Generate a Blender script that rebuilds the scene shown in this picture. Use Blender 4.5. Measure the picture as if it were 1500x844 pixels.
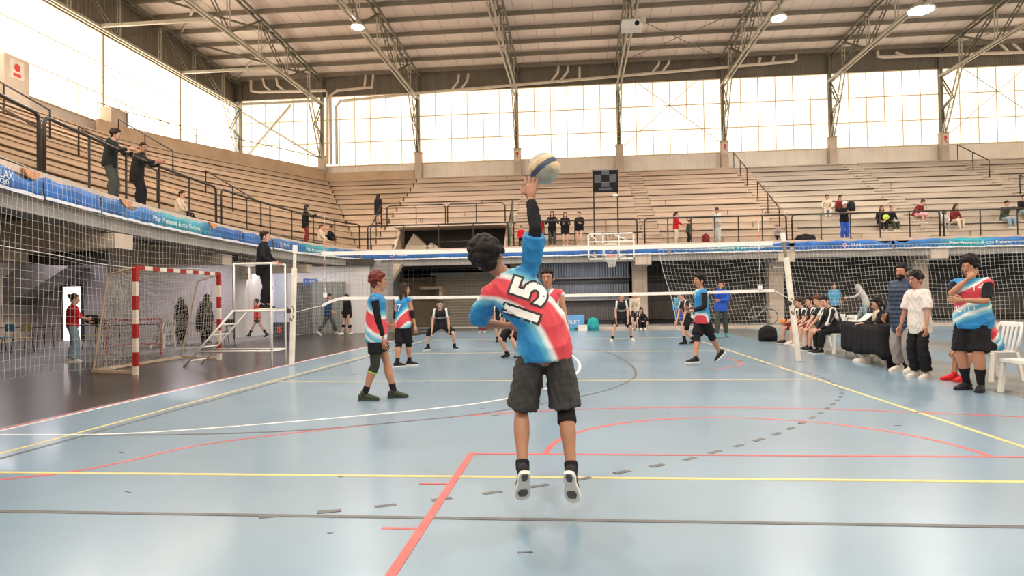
import bpy, bmesh, math, random
import numpy as np
from mathutils import Vector, Matrix, Euler
from mathutils.bvhtree import BVHTree

for o in list(bpy.data.objects): bpy.data.objects.remove(o)
SC = bpy.context.scene
COL = SC.collection
R = math.radians
random.seed(7)

# ---------------------------------------------------------------- camera
CAM = (0.73, -13.98, 1.31); YAW, PITCH, ROLL, FPX = .0951, .01967, -.0159, 980.0
cam_data = bpy.data.cameras.new('camera')
cam = bpy.data.objects.new('camera', cam_data); COL.objects.link(cam)
cam_data.sensor_width = 36; cam_data.lens = 36 * FPX / 1500
cam_data.clip_start = .05; cam_data.clip_end = 300
_f = Vector((-math.sin(YAW)*math.cos(PITCH), math.cos(YAW)*math.cos(PITCH), math.sin(PITCH)))
_r = Vector((math.cos(YAW), math.sin(YAW), 0)); _u = _r.cross(_f)
_r2 = _r*math.cos(ROLL) + _u*math.sin(ROLL); _u2 = -_r*math.sin(ROLL) + _u*math.cos(ROLL)
cam.matrix_world = Matrix(((_r2.x, _u2.x, -_f.x, CAM[0]), (_r2.y, _u2.y, -_f.y, CAM[1]), (_r2.z, _u2.z, -_f.z, CAM[2]), (0, 0, 0, 1)))
SC.camera = cam

# ---------------------------------------------------------------- world, view, light levels
SC.view_settings.view_transform = 'Standard'; SC.view_settings.look = 'None'
SC.view_settings.gamma = 1; SC.view_settings.use_curve_mapping = False
SC.view_settings.exposure = 0.35
w = bpy.data.worlds.new('world'); SC.world = w; w.use_nodes = True
w.node_tree.nodes['Background'].inputs[0].default_value = (.75, .85, 1, 1)
w.node_tree.nodes['Background'].inputs[1].default_value = .6
WINDOW_GLOW = .95          # translucent panels lit by the daylight outside
WINDOW_COL = (1.0, .84, .66)
LAMP_W = 2100               # high-bay lamps
UNDER_W = 45               # lamps under the stands
SUNNY_GLOW = 3.0           # panels on the brighter sides

# ---------------------------------------------------------------- un-projection (authoring coordinates from the 1500x844 frame)
def ray(x, y):
    return Vector(CAM), _f + _r2*((x-750)/FPX) - _u2*((y-422)/FPX)
def at(x, y, **k):
    o, d = ray(x, y); (a, v), = k.items()
    if a == 'D': return o + d*v
    i = 'XYZ'.index(a); return o + d*((v-o[i])/d[i])
def G(x, y): return at(x, y, Z=0)

# ---------------------------------------------------------------- materials
MATS = {}
def nm(name):
    m = bpy.data.materials.new(name); m.use_nodes = True; nt = m.node_tree
    return m, nt, nt.nodes['Principled BSDF'], nt.nodes, nt.links
def mat(name, col, rough=.6, metal=0, var=.12, scale=4, bump=0, bscale=None, stretch=(1, 1, 1), spec=.5, coat=0, emit=0):
    if name in MATS: return MATS[name]
    m, nt, b, N, L = nm(name)
    tc = N.new('ShaderNodeTexCoord'); mp = N.new('ShaderNodeMapping'); L.new(tc.outputs['Object'], mp.inputs[0])
    mp.inputs['Scale'].default_value = stretch
    nz = N.new('ShaderNodeTexNoise'); nz.inputs['Scale'].default_value = scale; nz.inputs['Detail'].default_value = 5
    L.new(mp.outputs[0], nz.inputs['Vector'])
    cr = N.new('ShaderNodeValToRGB'); L.new(nz.outputs['Fac'], cr.inputs[0])
    cr.color_ramp.elements[0].position = .3; cr.color_ramp.elements[1].position = .7
    cr.color_ramp.elements[0].color = (*[c*(1-var) for c in col], 1)
    cr.color_ramp.elements[1].color = (*[min(1, c*(1+var)) for c in col], 1)
    L.new(cr.outputs[0], b.inputs['Base Color'])
    b.inputs['Roughness'].default_value = rough; b.inputs['Metallic'].default_value = metal
    b.inputs['Specular IOR Level'].default_value = spec; b.inputs['Coat Weight'].default_value = coat
    if emit:
        b.inputs['Emission Color'].default_value = (*col, 1); b.inputs['Emission Strength'].default_value = emit
    if bump:
        n2 = N.new('ShaderNodeTexNoise'); n2.inputs['Scale'].default_value = bscale or scale*6; n2.inputs['Detail'].default_value = 4
        L.new(mp.outputs[0], n2.inputs['Vector'])
        bp = N.new('ShaderNodeBump'); bp.inputs['Strength'].default_value = bump; bp.inputs['Distance'].default_value = .02
        L.new(n2.outputs['Fac'], bp.inputs['Height']); L.new(bp.outputs[0], b.inputs['Normal'])
    MATS[name] = m; return m
def corrugated(name, col, period, axis='X', depth=.4, rough=.5, metal=0, var=.1, low=.72):
    if name in MATS: return MATS[name]
    m = mat(name, col, rough, metal, var=var, scale=.8)
    nt = m.node_tree; N, L = nt.nodes, nt.links; b = N['Principled BSDF']
    g = N.new('ShaderNodeTexCoord'); wv = N.new('ShaderNodeTexWave'); wv.bands_direction = axis
    wv.inputs['Scale'].default_value = math.pi*2/20/period*1.0
    L.new(g.outputs['Object'], wv.inputs['Vector'])
    bp = N.new('ShaderNodeBump'); bp.inputs['Strength'].default_value = depth; bp.inputs['Distance'].default_value = .05
    L.new(wv.outputs['Fac'], bp.inputs['Height']); L.new(bp.outputs[0], b.inputs['Normal'])
    old = b.inputs['Base Color'].links[0].from_socket
    mx = N.new('ShaderNodeMix'); mx.data_type = 'RGBA'; mx.blend_type = 'MULTIPLY'
    cr = N.new('ShaderNodeValToRGB'); cr.color_ramp.elements[0].color = (low, low, low, 1); cr.color_ramp.elements[1].color = (1, 1, 1, 1)
    L.new(wv.outputs['Fac'], cr.inputs[0]); mx.inputs[0].default_value = 1
    L.new(old, mx.inputs[6]); L.new(cr.outputs[0], mx.inputs[7]); L.new(mx.outputs[2], b.inputs['Base Color'])
    return m
def bands(name, stops, vec, scale=1.0, noise=.12, nscale=3.0, rough=.55, offset=0.0, linear=False, absx=False, center=None):
    """sublimated print: bands of colour across the direction vec of the cloth's own coordinates"""
    m, nt, b, N, L = nm(name)
    tc = N.new('ShaderNodeTexCoord'); src = tc.outputs['Object']
    if absx:
        ab = N.new('ShaderNodeVectorMath'); ab.operation = 'ABSOLUTE'; L.new(src, ab.inputs[0]); src = ab.outputs[0]
    nz = N.new('ShaderNodeTexNoise'); nz.inputs['Scale'].default_value = nscale; nz.inputs['Detail'].default_value = 2
    L.new(tc.outputs['Object'], nz.inputs['Vector'])
    dt = N.new('ShaderNodeVectorMath'); dt.operation = 'DOT_PRODUCT'; dt.inputs[1].default_value = vec
    L.new(src, dt.inputs[0]); dval = dt.outputs['Value']
    if center is not None:
        ds = N.new('ShaderNodeVectorMath'); ds.operation = 'DISTANCE'; ds.inputs[1].default_value = center; L.new(src, ds.inputs[0]); dval = ds.outputs['Value']
    ma = N.new('ShaderNodeMath'); ma.operation = 'MULTIPLY_ADD'; ma.inputs[1].default_value = noise*2; ma.inputs[2].default_value = -noise + offset
    L.new(nz.outputs['Fac'], ma.inputs[0])
    ad = N.new('ShaderNodeMath'); ad.operation = 'ADD'; L.new(dval, ad.inputs[0]); L.new(ma.outputs[0], ad.inputs[1])
    ml = N.new('ShaderNodeMath'); ml.operation = 'MULTIPLY'; ml.inputs[1].default_value = scale; L.new(ad.outputs[0], ml.inputs[0])
    if absx: out = ml.outputs[0]
    else:
        fr = N.new('ShaderNodeMath'); fr.operation = 'FRACT'; L.new(ml.outputs[0], fr.inputs[0]); out = fr.outputs[0]
    cr = N.new('ShaderNodeValToRGB'); cr.color_ramp.interpolation = 'LINEAR' if linear else 'EASE'
    e = cr.color_ramp.elements
    while len(e) > 1: e.remove(e[-1])
    e[0].position = stops[0][0]; e[0].color = (*stops[0][1], 1)
    for p, c in stops[1:]:
        k = e.new(p); k.color = (*c, 1)
    L.new(out, cr.inputs[0]); L.new(cr.outputs[0], b.inputs['Base Color'])
    b.inputs['Roughness'].default_value = rough; b.inputs['Specular IOR Level'].default_value = .3
    MATS[name] = m; return m

# ---------------------------------------------------------------- mesh helpers
class MB:
    """collects verts and faces, builds one mesh object"""
    def __init__(s, cap=.6): s.v = []; s.f = []; s.cap = cap
    def add(s, v, f):
        n = len(s.v); s.v += [tuple(p) for p in v]; s.f += [tuple(i+n for i in q) for q in f]; return s
    def box(s, a, b):
        (x0, y0, z0), (x1, y1, z1) = a, b
        return s.add([(x0, y0, z0), (x1, y0, z0), (x1, y1, z0), (x0, y1, z0), (x0, y0, z1), (x1, y0, z1), (x1, y1, z1), (x0, y1, z1)],
                     [(0, 3, 2, 1), (4, 5, 6, 7), (0, 1, 5, 4), (1, 2, 6, 5), (2, 3, 7, 6), (3, 0, 4, 7)])
    def prism(s, base, h):          # base polygon (ccw from above) extruded by vector h
        n = len(base); b = [Vector(p) for p in base]; t = [p + Vector(h) for p in b]
        return s.add(b+t, [tuple(range(n))[::-1], tuple(range(n, 2*n))] + [(i, (i+1) % n, (i+1) % n+n, i+n) for i in range(n)])
    def bar(s, a, b, w, h=None, up=(0, 0, 1)):
        a, b = Vector(a), Vector(b); h = h or w; t = (b-a).normalized(); up = Vector(up)
        if abs(t.dot(up)) > .98: up = Vector((0, 1, 0)) if abs(t.y) < .9 else Vector((1, 0, 0))
        l = t.cross(up).normalized()*w/2; u = l.cross(t).normalized()*h/2
        v = [a-l-u, a+l-u, a+l+u, a-l+u, b-l-u, b+l-u, b+l+u, b-l+u]
        return s.add(v, [(3, 2, 1, 0), (4, 5, 6, 7), (0, 1, 5, 4), (1, 2, 6, 5), (2, 3, 7, 6), (3, 0, 4, 7)])
    def tube(s, pts, r, n=6, closed=False):
        pts = [Vector(p) for p in pts]; rings = []
        N = None; m = len(pts)
        for i, p in enumerate(pts):
            t = ((pts[(i+1) % m] if closed or i < m-1 else p) - (pts[i-1] if closed or i > 0 else p)).normalized()
            if N is None:
                N = t.orthogonal().normalized()
            N = (N - t*N.dot(t)); N = N.normalized() if N.length > 1e-6 else t.orthogonal().normalized()
            B = t.cross(N); rr = r[i] if isinstance(r, (list, tuple)) else r
            rings.append([p + (N*math.cos(2*math.pi*k/n) + B*math.sin(2*math.pi*k/n))*rr for k in range(n)])
        v = [q for g in rings for q in g]; f = []
        for i in range(m if closed else m-1):
            a, b = i*n, ((i+1) % m)*n
            for k in range(n): f.append((a+k, a+(k+1) % n, b+(k+1) % n, b+k))
        if not closed:
            f.append(tuple(range(n))[::-1]); f.append(tuple((m-1)*n+k for k in range(n)))
        return s.add(v, f)
    def ball(s, c, r, seg=10, rings=7, rot=None):
        c = Vector(c); r = r if isinstance(r, (tuple, list)) else (r, r, r); v = []; f = []
        M = rot or Matrix.Identity(3)
        v.append(c + M @ Vector((0, 0, r[2])))
        for i in range(1, rings):
            a = math.pi*i/rings
            for k in range(seg):
                p = 2*math.pi*k/seg
                v.append(c + M @ Vector((r[0]*math.sin(a)*math.cos(p), r[1]*math.sin(a)*math.sin(p), r[2]*math.cos(a))))
        v.append(c + M @ Vector((0, 0, -r[2])))
        for k in range(seg): f.append((0, 1+k, 1+(k+1) % seg))
        for i in range(rings-2):
            a = 1+i*seg; b = a+seg
            for k in range(seg): f.append((a+k, b+k, b+(k+1) % seg, a+(k+1) % seg))
        e = len(v)-1; a = 1+(rings-2)*seg
        for k in range(seg): f.append((a+k, e, a+(k+1) % seg))
        return s.add(v, f)
    def loft(s, pts, n=14, ax=(1, 0, 0)):
        """closed tube of elliptical rings: pts = [(centre, rx along ax, ry across)]"""
        C = [Vector(p[0]) for p in pts]; m = len(C); v = []; f = []
        for i in range(m):
            t = (C[min(i+1, m-1)] - C[max(i-1, 0)]).normalized()
            A = Vector(pts[i][3] if len(pts[i]) > 3 else ax); A = A - t*A.dot(t)
            A = A.normalized() if A.length > 1e-4 else t.orthogonal().normalized()
            B = t.cross(A)
            for k in range(n):
                a = 2*math.pi*k/n; v.append(C[i] + A*math.cos(a)*pts[i][1] + B*math.sin(a)*pts[i][2])
        for i in range(m-1):
            for k in range(n): f.append((i*n+k, i*n+(k+1) % n, (i+1)*n+(k+1) % n, (i+1)*n+k))
        t0 = (C[0]-C[1]).normalized(); t1 = (C[-1]-C[-2]).normalized()
        v.append(C[0]+t0*min(pts[0][1], pts[0][2])*s.cap); v.append(C[-1]+t1*min(pts[-1][1], pts[-1][2])*s.cap)
        a = m*n
        for k in range(n):
            f.append((a, (k+1) % n, k)); f.append((a+1, (m-1)*n+k, (m-1)*n+(k+1) % n))
        return s.add(v, f)
    def mesh(s, name):
        me = bpy.data.meshes.new(name); me.from_pydata([tuple(p) for p in s.v], [], s.f); me.update(); return me
    def build(s, name, m, parent=None, smooth=False, bevel=0, **tags):
        me = s.mesh(name); me.materials.append(m)
        return link(name, me, parent, smooth, bevel, **tags)
def link(name, me, parent=None, smooth=False, bevel=0, **tags):
    o = bpy.data.objects.new(name, me); COL.objects.link(o)
    if parent is not None: o.parent = parent
    if smooth and me: me.shade_smooth()
    if bevel:
        b = o.modifiers.new('bevel', 'BEVEL'); b.width = bevel; b.segments = 2; b.limit_method = 'ANGLE'
    for k, v in tags.items(): o[k] = v
    return o
def empty(name, loc=(0, 0, 0), rz=0, label=None, category=None, group=None, kind=None):
    o = bpy.data.objects.new(name, None); COL.objects.link(o); o.location = loc; o.rotation_euler = (0, 0, rz)
    o.empty_display_size = .1
    for k, v in (('label', label), ('category', category), ('group', group), ('kind', kind)):
        if v: o[k] = v
    return o
def struct(name, label=None):
    o = empty(name, kind='structure')
    if label: o['label'] = label
    return o
def copy_tree(o, parent=None):
    c = o.copy(); COL.objects.link(c); c.parent = parent
    for ch in list(o.children): copy_tree(ch, c)
    return c
def catmull(P, step=6, closed=False):
    P = [Vector(p) for p in P]; out = []; n = len(P)
    for i in range(n-1):
        a, b, c, d = P[max(i-1, 0)], P[i], P[i+1], P[min(i+2, n-1)]
        for k in range(step):
            t = k/step
            out.append(.5*((2*b) + (c-a)*t + (2*a-5*b+4*c-d)*t*t + (3*b-a-3*c+d)*t**3))
    out.append(P[-1]); return out
def text_mesh(s, size, extrude=.002, offset=0.0, sharp=True):
    cu = bpy.data.curves.new('lettering', 'FONT'); cu.body = s; cu.size = size; cu.extrude = extrude; cu.offset = offset
    cu.align_x = 'CENTER'; cu.align_y = 'CENTER'; cu.resolution_u = 3
    o = bpy.data.objects.new('lettering', cu); COL.objects.link(o)
    me = bpy.data.meshes.new_from_object(o.evaluated_get(bpy.context.evaluated_depsgraph_get()))
    bpy.data.objects.remove(o); bpy.data.curves.remove(cu); me.name = 'lettering'; return me

# ---------------------------------------------------------------- palette
CONC = mat('concrete', (.50, .39, .29), .85, var=.13, scale=1.3, bump=.25, stretch=(.35, .35, 2.5))
CONCP = mat('pale_concrete', (.56, .46, .37), .85, var=.12, scale=1.6, bump=.2)
CONCD = mat('grey_concrete', (.30, .285, .265), .85, var=.15, scale=1.5, bump=.2)
RAILM = mat('dark_painted_steel', (.035, .027, .022), .45, .3, var=.1)
STEEL = mat('olive_steel', (.17, .16, .12), .5, .2, var=.12, scale=3)
STEELL = mat('pale_steel', (.50, .47, .38), .45, .2, var=.1, scale=3)
PURL = mat('purlin_steel', (.20, .175, .135), .5, .2, var=.1)
PIPE = mat('beige_pipe', (.74, .66, .55), .5, var=.06)
WHITEP = mat('white_paint', (.78, .76, .72), .4, var=.06)
BLACK = mat('black_cloth', (.012, .012, .014), .8, var=.3, scale=20, spec=.2)
# ================================================================ SETTING
# ---- floor
def floor_mat():
    m = mat('blue_court_paint', (.19, .285, .365), .30, var=.12, scale=.5, bump=.03, bscale=40, coat=.25)
    b = m.node_tree.nodes['Principled BSDF']; b.inputs['Coat Roughness'].default_value = .12
    return m
FB = floor_mat()
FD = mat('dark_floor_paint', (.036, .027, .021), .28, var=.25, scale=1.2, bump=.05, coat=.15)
FG = mat('worn_grey_floor', (.15, .16, .15), .35, var=.25, scale=1.2, bump=.05)
FL = mat('pale_grey_floor', (.20, .19, .19), .5, var=.15, scale=.8)
fl = struct('floor')
def slab(name, poly, m, z=0, th=.05):
    return MB().prism([(x, y, z-th) for x, y in poly], (0, 0, th)).build(name, m, fl)
XL = -5.62
slab('blue_court', [(XL, -30), (6.25, -30), (6.25, 15.2), (XL, 15.2)], FB)
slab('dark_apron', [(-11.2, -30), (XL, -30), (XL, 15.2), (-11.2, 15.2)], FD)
slab('pale_floor', [(-30, -30), (-11.2, -30), (-11.2, 30), (-30, 30)], FL)
slab('dark_strip', [(6.25, -30), (7.9, -30), (7.9, 15.2), (6.25, 15.2)], FG)
slab('blue_strip', [(7.9, -30), (9.1, -30), (9.1, 15.2), (7.9, 15.2)], FB)
slab('dark_strip', [(9.1, -30), (10.9, -30), (10.9, 15.2), (9.1, 15.2)], FG)
slab('blue_strip', [(10.9, -30), (40, -30), (40, 15.2), (10.9, 15.2)], FB)
slab('dark_back_strip', [(-11.2, 15.2), (40, 15.2), (40, 30), (-11.2, 30)], FG)

YEL = mat('yellow_line', (.62, .50, .18), .45, var=.15, scale=6); REDL = mat('red_line', (.52, .09, .08), .45, var=.2, scale=5)
WHL = mat('white_line', (.72, .70, .66), .45, var=.12, scale=6); DKL = mat('dark_line', (.10, .10, .095), .5, var=.25, scale=5)
LAYER = [0]
def line(pts, w, m, name='floor_line'):
    LAYER[0] += 1; z = .0015 + .0004*(LAYER[0] % 7)
    P = [Vector((p[0], p[1], 0)) for p in pts]; mb = MB(); v = []
    for i, p in enumerate(P):
        t = (P[min(i+1, len(P)-1)] - P[max(i-1, 0)]).normalized(); n = Vector((-t.y, t.x, 0))*w/2
        v += [(p.x-n.x, p.y-n.y, z), (p.x+n.x, p.y+n.y, z), (p.x-n.x, p.y-n.y, 0), (p.x+n.x, p.y+n.y, 0)]
    f = []
    for i in range(len(P)-1):
        a = i*4; f += [(a, a+4, a+5, a+1), (a, a+2, a+6, a+4), (a+1, a+5, a+7, a+3)]
    mb.add(v, f); return mb.build(name, m, fl)
for x in (-4.5, 4.5): line([(x, -9), (x, 9)], .05, YEL)
for y in (-9, 9): line([(-7.5, y), (40, y)] if y < 0 else [(-4.5, y), (4.5, y)], .05, YEL)
for y in (-3, 3): line([(-4.5, y), (4.5, y)], .05, YEL)
line([(XL+.2, -14), (XL-.0, 12)], .05, WHL); line([(XL+.13, -14), (XL-.07, 12)], .045, REDL)
line([(-4.32, -14), (-4.32, 9)], .05, DKL)
line([(-20, -9.94), (20, -9.97)], .045, DKL)
line([(-.19, -8.25), (40, -8.25)], .04, REDL); line([(-.19, -8.23), (-.17, -13.5)], .055, REDL)
line([(-.42, -9.2), (-.19, -9.2)], .035, REDL); line([(-.42, -10.15), (-.19, -10.15)], .035, REDL)
line([(2.24 + 1.79*math.cos(a), -8.25 + 1.79*math.sin(a)) for a in [math.pi*k/28 for k in range(29)]], .05, REDL)
line([tuple(p)[:2] for p in catmull([(-7.2, -9.6, 0)] + [G(x, y) for x, y in ((0, 703), (300, 651), (500, 627), (700, 608), (850, 600), (1000, 597.5), (1225, 600), (1500, 611))])], .045, REDL)
line([tuple(p)[:2] for p in catmull([G(x, y) for x, y in ((0, 637), (150, 636.5), (300, 628), (530, 609), (700, 591), (790, 573), (836, 553), (849, 540), (846, 528), (833, 518), (815, 514), (780, 511), (700, 512))])], .05, WHL)
line([tuple(p)[:2] for p in catmull([G(x, y) for x, y in ((120, 638), (300, 636), (450, 630), (600, 617), (720, 604), (850, 581), (905, 566), (931, 550), (922, 533), (895, 518), (870, 513), (830, 511))])], .045, DKL)
dash = [tuple(p)[:2] for p in catmull([G(x, y) for x, y in ((380, 758), (500, 748), (650, 731), (790, 712), (960, 683), (1030, 667), (1140, 635), (1200, 606), (1228, 585), (1232, 572), (1215, 558), (1180, 545), (1140, 536), (1100, 530), (1060, 527))], 12)]
seg = []; acc = 0
for i in range(len(dash)-1):
    a, b = Vector(dash[i]), Vector(dash[i+1]); L_ = (b-a).length; n = max(1, int(L_/.02))
    for k in range(n):
        p = a.lerp(b, k/n); acc += L_/n
        if (acc % .36) < .17: seg.append(tuple(p))
        elif len(seg) > 2: line(seg, .05, DKL, 'line_dash'); seg = []
        else: seg = []
line([tuple(p)[:2] for p in catmull([G(x, y) for x, y in ((1020, 541), (1050, 540), (1075, 537), (1086, 533), (1078, 528), (1060, 525))])], .05, REDL)
# scuffs: thin worn marks on the paint
for k in range(26):
    x, y = random.uniform(-4, 5), random.uniform(-11, 2); a = random.uniform(-.5, .5); l = random.uniform(.03, .1)
    line([(x, y), (x+l*math.cos(a), y+l*math.sin(a))], random.uniform(.008, .02), DKL, 'scuff')

# ---- end wall (left), far wall, the walls behind and to the right
WX, WY, EX, NY = -21.4, 28.0, 36.0, -26.0
def win_mat(name, s):
    m, nt, b, N, L = nm(name)
    tc = N.new('ShaderNodeTexCoord'); nz = N.new('ShaderNodeTexNoise'); nz.inputs['Scale'].default_value = .9; nz.inputs['Detail'].default_value = 3
    L.new(tc.outputs['Generated'], nz.inputs['Vector'])
    cr = N.new('ShaderNodeValToRGB'); L.new(nz.outputs['Fac'], cr.inputs[0])
    cr.color_ramp.elements[0].color = (*[c*.93 for c in WINDOW_COL], 1); cr.color_ramp.elements[1].color = (*WINDOW_COL, 1)
    L.new(cr.outputs[0], b.inputs['Emission Color']); b.inputs['Emission Strength'].default_value = s
    b.inputs['Base Color'].default_value = (.8, .78, .72, 1); b.inputs['Roughness'].default_value = .4
    MATS[name] = m; return m
PANE = win_mat('daylit_translucent_panel', WINDOW_GLOW); PANES = win_mat('sunlit_translucent_panel', SUNNY_GLOW)
MULL = mat('mullion', (.80, .68, .48), .5, var=.1)  # pale tone carries the window glow bleeding over the bars
CLAD = corrugated('grey_cladding', (.22, .19, .15), .12, 'X', .5)
CLADL = corrugated('pale_cladding', (.86, .78, .68), .12, 'X', .2, low=.88)
CLADY = corrugated('grey_cladding_end', (.22, .19, .15), .25, 'Y', .4)
PANELL = mat('pale_end_panel', (.55, .47, .40), .7, var=.05)
colX = [-15.5 + 6.35*k for k in range(9)]
far = struct('wall_far')
MB().box((WX-.3, WY+.15, 0), (EX+.3, WY+.4, 9.2)).build('masonry', CONCP, far)
MB().box((WX-.3, WY+.12, 9.2), (EX+.3, WY+.3, 10.26)).build('sill_cladding', CLADL, far)
MB().box((WX-.3, WY+.12, 14.8), (EX+.3, WY+.3, 17)).build('top_cladding', CLAD, far)
edges = [WX] + colX
n = 0
me_pane = MB().box((-.5, 0, -.5), (.5, .02, .5)).mesh('pane'); me_pane.materials.append(PANE)
for i in range(len(edges)-1):
    x0, x1 = edges[i]+.08, edges[i+1]-.08
    if x0 > EX: break
    n += 1; wn = struct('window_%d' % n); z0, z1 = 10.26, 14.8
    fr = MB()
    for k in range(7):
        x = x0 + (x1-x0)*k/6; fr.box((x-.02, WY+.05, z0), (x+.02, WY+.14, z1))
    for k in range(4):
        z = z0 + (z1-z0)*k/3; fr.box((x0, WY+.05, z-.025), (x1, WY+.14, z+.025))
    fr.build('window_frame', MULL, wn)
    for k in range(6):
        for j in range(3):
            p = link('pane', me_pane, wn)
            p.location = (x0 + (x1-x0)*(k+.5)/6, WY+.09, z0 + (z1-z0)*(j+.5)/3); p.scale = ((x1-x0)/6, 1, (z1-z0)/3)
left = struct('wall_left')
MB().box((WX-.5, NY, 0), (WX-.2, WY+.3, 9.1)).build('masonry', CONCP, left)
MB().box((WX-.35, NY, 9.1), (WX-.1, WY+.3, 10.05)).build('sill_panel', PANELL, left)
MB().box((WX-.35, NY, 14.3), (WX-.1, WY+.3, 17)).build('top_cladding', CLADY, left)
me_paneL = MB().box((0, -.5, -.5), (.02, .5, .5)).mesh('pane'); me_paneL.materials.append(PANES)
ys = [WY-6.2*k for k in range(0, 9)]
for i in range(8):
    n += 1; wn = struct('window_%d' % n); y1, y0 = ys[i]-.05, ys[i+1]+.05; zs = (10.05, 11.4, 12.87, 14.3); fr = MB()
    for z in zs: fr.box((WX-.12, y0, z-.02), (WX-.02, y1, z+.02))
    for y in (y0, y1): fr.box((WX-.12, y-.03, zs[0]), (WX, y+.03, zs[-1]))
    for k in range(1, 4): y = y0+(y1-y0)*k/4; fr.box((WX-.1, y-.012, zs[0]), (WX-.03, y+.012, zs[1]))
    fr.build('window_frame', MULL, wn)
    for k in range(4):
        for j in range(3):
            p = link('pane', me_paneL, wn); p.location = (WX-.1, y0+(y1-y0)*(k+.5)/4, (zs[j]+zs[j+1])/2); p.scale = (1, (y1-y0)/4, zs[j+1]-zs[j])
# the sides behind the camera and to the right, same build, one long strip each
nr = struct('wall_near'); MB().box((WX-.3, NY-.3, 0), (EX+.3, NY, 10.2)).box((WX-.3, NY-.3, 14.8), (EX+.3, NY, 17.2)).build('masonry', CONCP, nr)
n += 1; wn = struct('window_%d' % n); MB().box((WX, NY-.2, 10.2), (EX, NY-.1, 14.8)).build('pane', PANES, wn)
rt = struct('wall_right'); MB().box((EX, NY, 0), (EX+.3, WY, 10.2)).box((EX, NY, 14.3), (EX+.3, WY, 17.2)).build('masonry', CONCP, rt)
n += 1; wn = struct('window_%d' % n); MB().box((EX+.1, NY, 10.2), (EX+.2, WY, 14.3)).build('pane', PANES, wn)

# ---- roof: sheets and purlins
ROOF = mat('roof_insulation', (.84, .75, .69), .6, var=.07, scale=.7, bump=.12, bscale=3, stretch=(1, .3, 1))
ce = struct('ceiling')
def rz(y): return 16.15 + .05*(WY-y)
YR = -.0
MB().add([(WX-.3, WY+.3, rz(WY)), (EX+.3, WY+.3, rz(WY)), (EX+.3, 2, rz(2)), (WX-.3, 2, rz(2)), (EX+.3, NY-.3, rz(2)-1.2), (WX-.3, NY-.3, rz(2)-1.2)],
         [(0, 3, 2, 1), (3, 5, 4, 2)]).build('roof_sheet', ROOF, ce)
me_p = MB().box((WX, -.05, -.11), (EX, .05, .11)).mesh('purlin'); me_p.materials.append(PURL)
y = WY-.5
while y > -6:
    p = link('purlin', me_p, ce); p.location = (0, y, (rz(y) if y > 2 else rz(2))-.14); y -= 1.72
ms = MB()
for k in range(60):
    x = WX + 1*k; ms.box((x-.008, 2, 0), (x+.008, 2.01, .001))
# sheet laps of the roof lining, slim raised ribs
me_l = MB().add([(-.012, WY, rz(WY)-.012), (.012, WY, rz(WY)-.012), (.012, 2, rz(2)-.012), (-.012, 2, rz(2)-.012)], [(0, 3, 2, 1)]).mesh('roof_lap')
me_l.materials.append(mat('lap_strip', (.45, .37, .30), .7))
for k in range(56):
    p = link('roof_lap', me_l, ce); p.location = (WX + .6 + 1.03*k, 0, 0)

# ---- trusses
def lace(mb, a, b, a2, b2, n, w):
    for k in range(n):
        mb.bar(Vector(a).lerp(Vector(b), (k+.5)/n), Vector(a2).lerp(Vector(b2), (k+.5)/n), w)
def make_truss():
    t = empty('roof_truss')
    P = lambda y, z, x=0: Vector((x, y, z))
    def chord(name, a, b, m, gap=.16, w=.055, rungs=0):
        mb = MB()
        for s in (-1, 1): mb.bar(a + Vector((s*gap/2, 0, 0)), b + Vector((s*gap/2, 0, 0)), w, w*1.3)
        if rungs: lace(mb, a+Vector((-gap/2, 0, 0)), b+Vector((-gap/2, 0, 0)), a+Vector((gap/2, 0, 0)), b+Vector((gap/2, 0, 0)), rungs, .03)
        return mb.build(name, m, t)
    ylo = -10
    MB().bar(P(27.95, 10.85), P(27.95, 15.9), .16, .22).build('column', STEEL, t)
    chord('top_chord', P(27.9, 15.85), P(4, rz(4)-.33), STEEL, .3, .09, 24)
    chord('top_chord', P(4, rz(4)-.33), P(ylo, rz(4)-.33), STEEL, .3, .09)
    chord('bottom_chord', P(27.9, 14.3), P(ylo, 14.3), STEELL, .22, .085, 40)
    chord('leg_chord', P(27.7, 10.9), P(25.8, 14.3), STEELL, .2, .055, 12)
    chord('leg_chord', P(25.8, 14.3), P(22.6, 16.0), STEEL, .2, .055, 10)
    chord('leg_brace', P(27.9, 14.2), P(26.75, 12.7), STEEL, .16, .045, 5)
    chord('leg_brace', P(27.9, 12.3), P(26.75, 12.7), STEEL, .1, .045)
    chord('leg_brace', P(27.85, 12.3), P(27.7, 10.9), STEEL, .16, .045, 4)
    zt = lambda y: rz(max(y, 4))-.38
    y = 25.8; k = 0
    while y > ylo:
        chord('web_post', P(y, 14.3), P(y, zt(y)), STEELL, .14, .04, 5)
        y2 = y-3.2
        if y2 > ylo:
            if k % 2: chord('web_diagonal', P(y, 14.3), P(y2, zt(y2)), STEEL, .16, .045, 8)
            else: chord('web_diagonal', P(y, zt(y)), P(y2, 14.3), STEEL, .16, .045, 8)
        y = y2; k += 1
    return t
tr = make_truss()
names = ['steel roof truss along the bright left end wall', 'roof truss over the far left corner pier, first from the end wall',
 'roof truss carrying the leftmost bright lamp', 'roof truss above the serving player and the ball', 'roof truss with the small white projector box',
 'roof truss whose lower chord carries the middle bright lamp', 'roof truss with the largest glaring lamp at its lower chord',
 'roof truss above the pier with a red sign at far right', 'roof truss beyond the right edge of the frame']
for i, x in enumerate([WX+.35] + colX[:8]):
    o = tr if i == 0 else copy_tree(tr); o.location = (x, 0, 0)
    o['label'] = names[i]; o['category'] = 'truss'; o['group'] = 'steel roof trusses'
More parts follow.
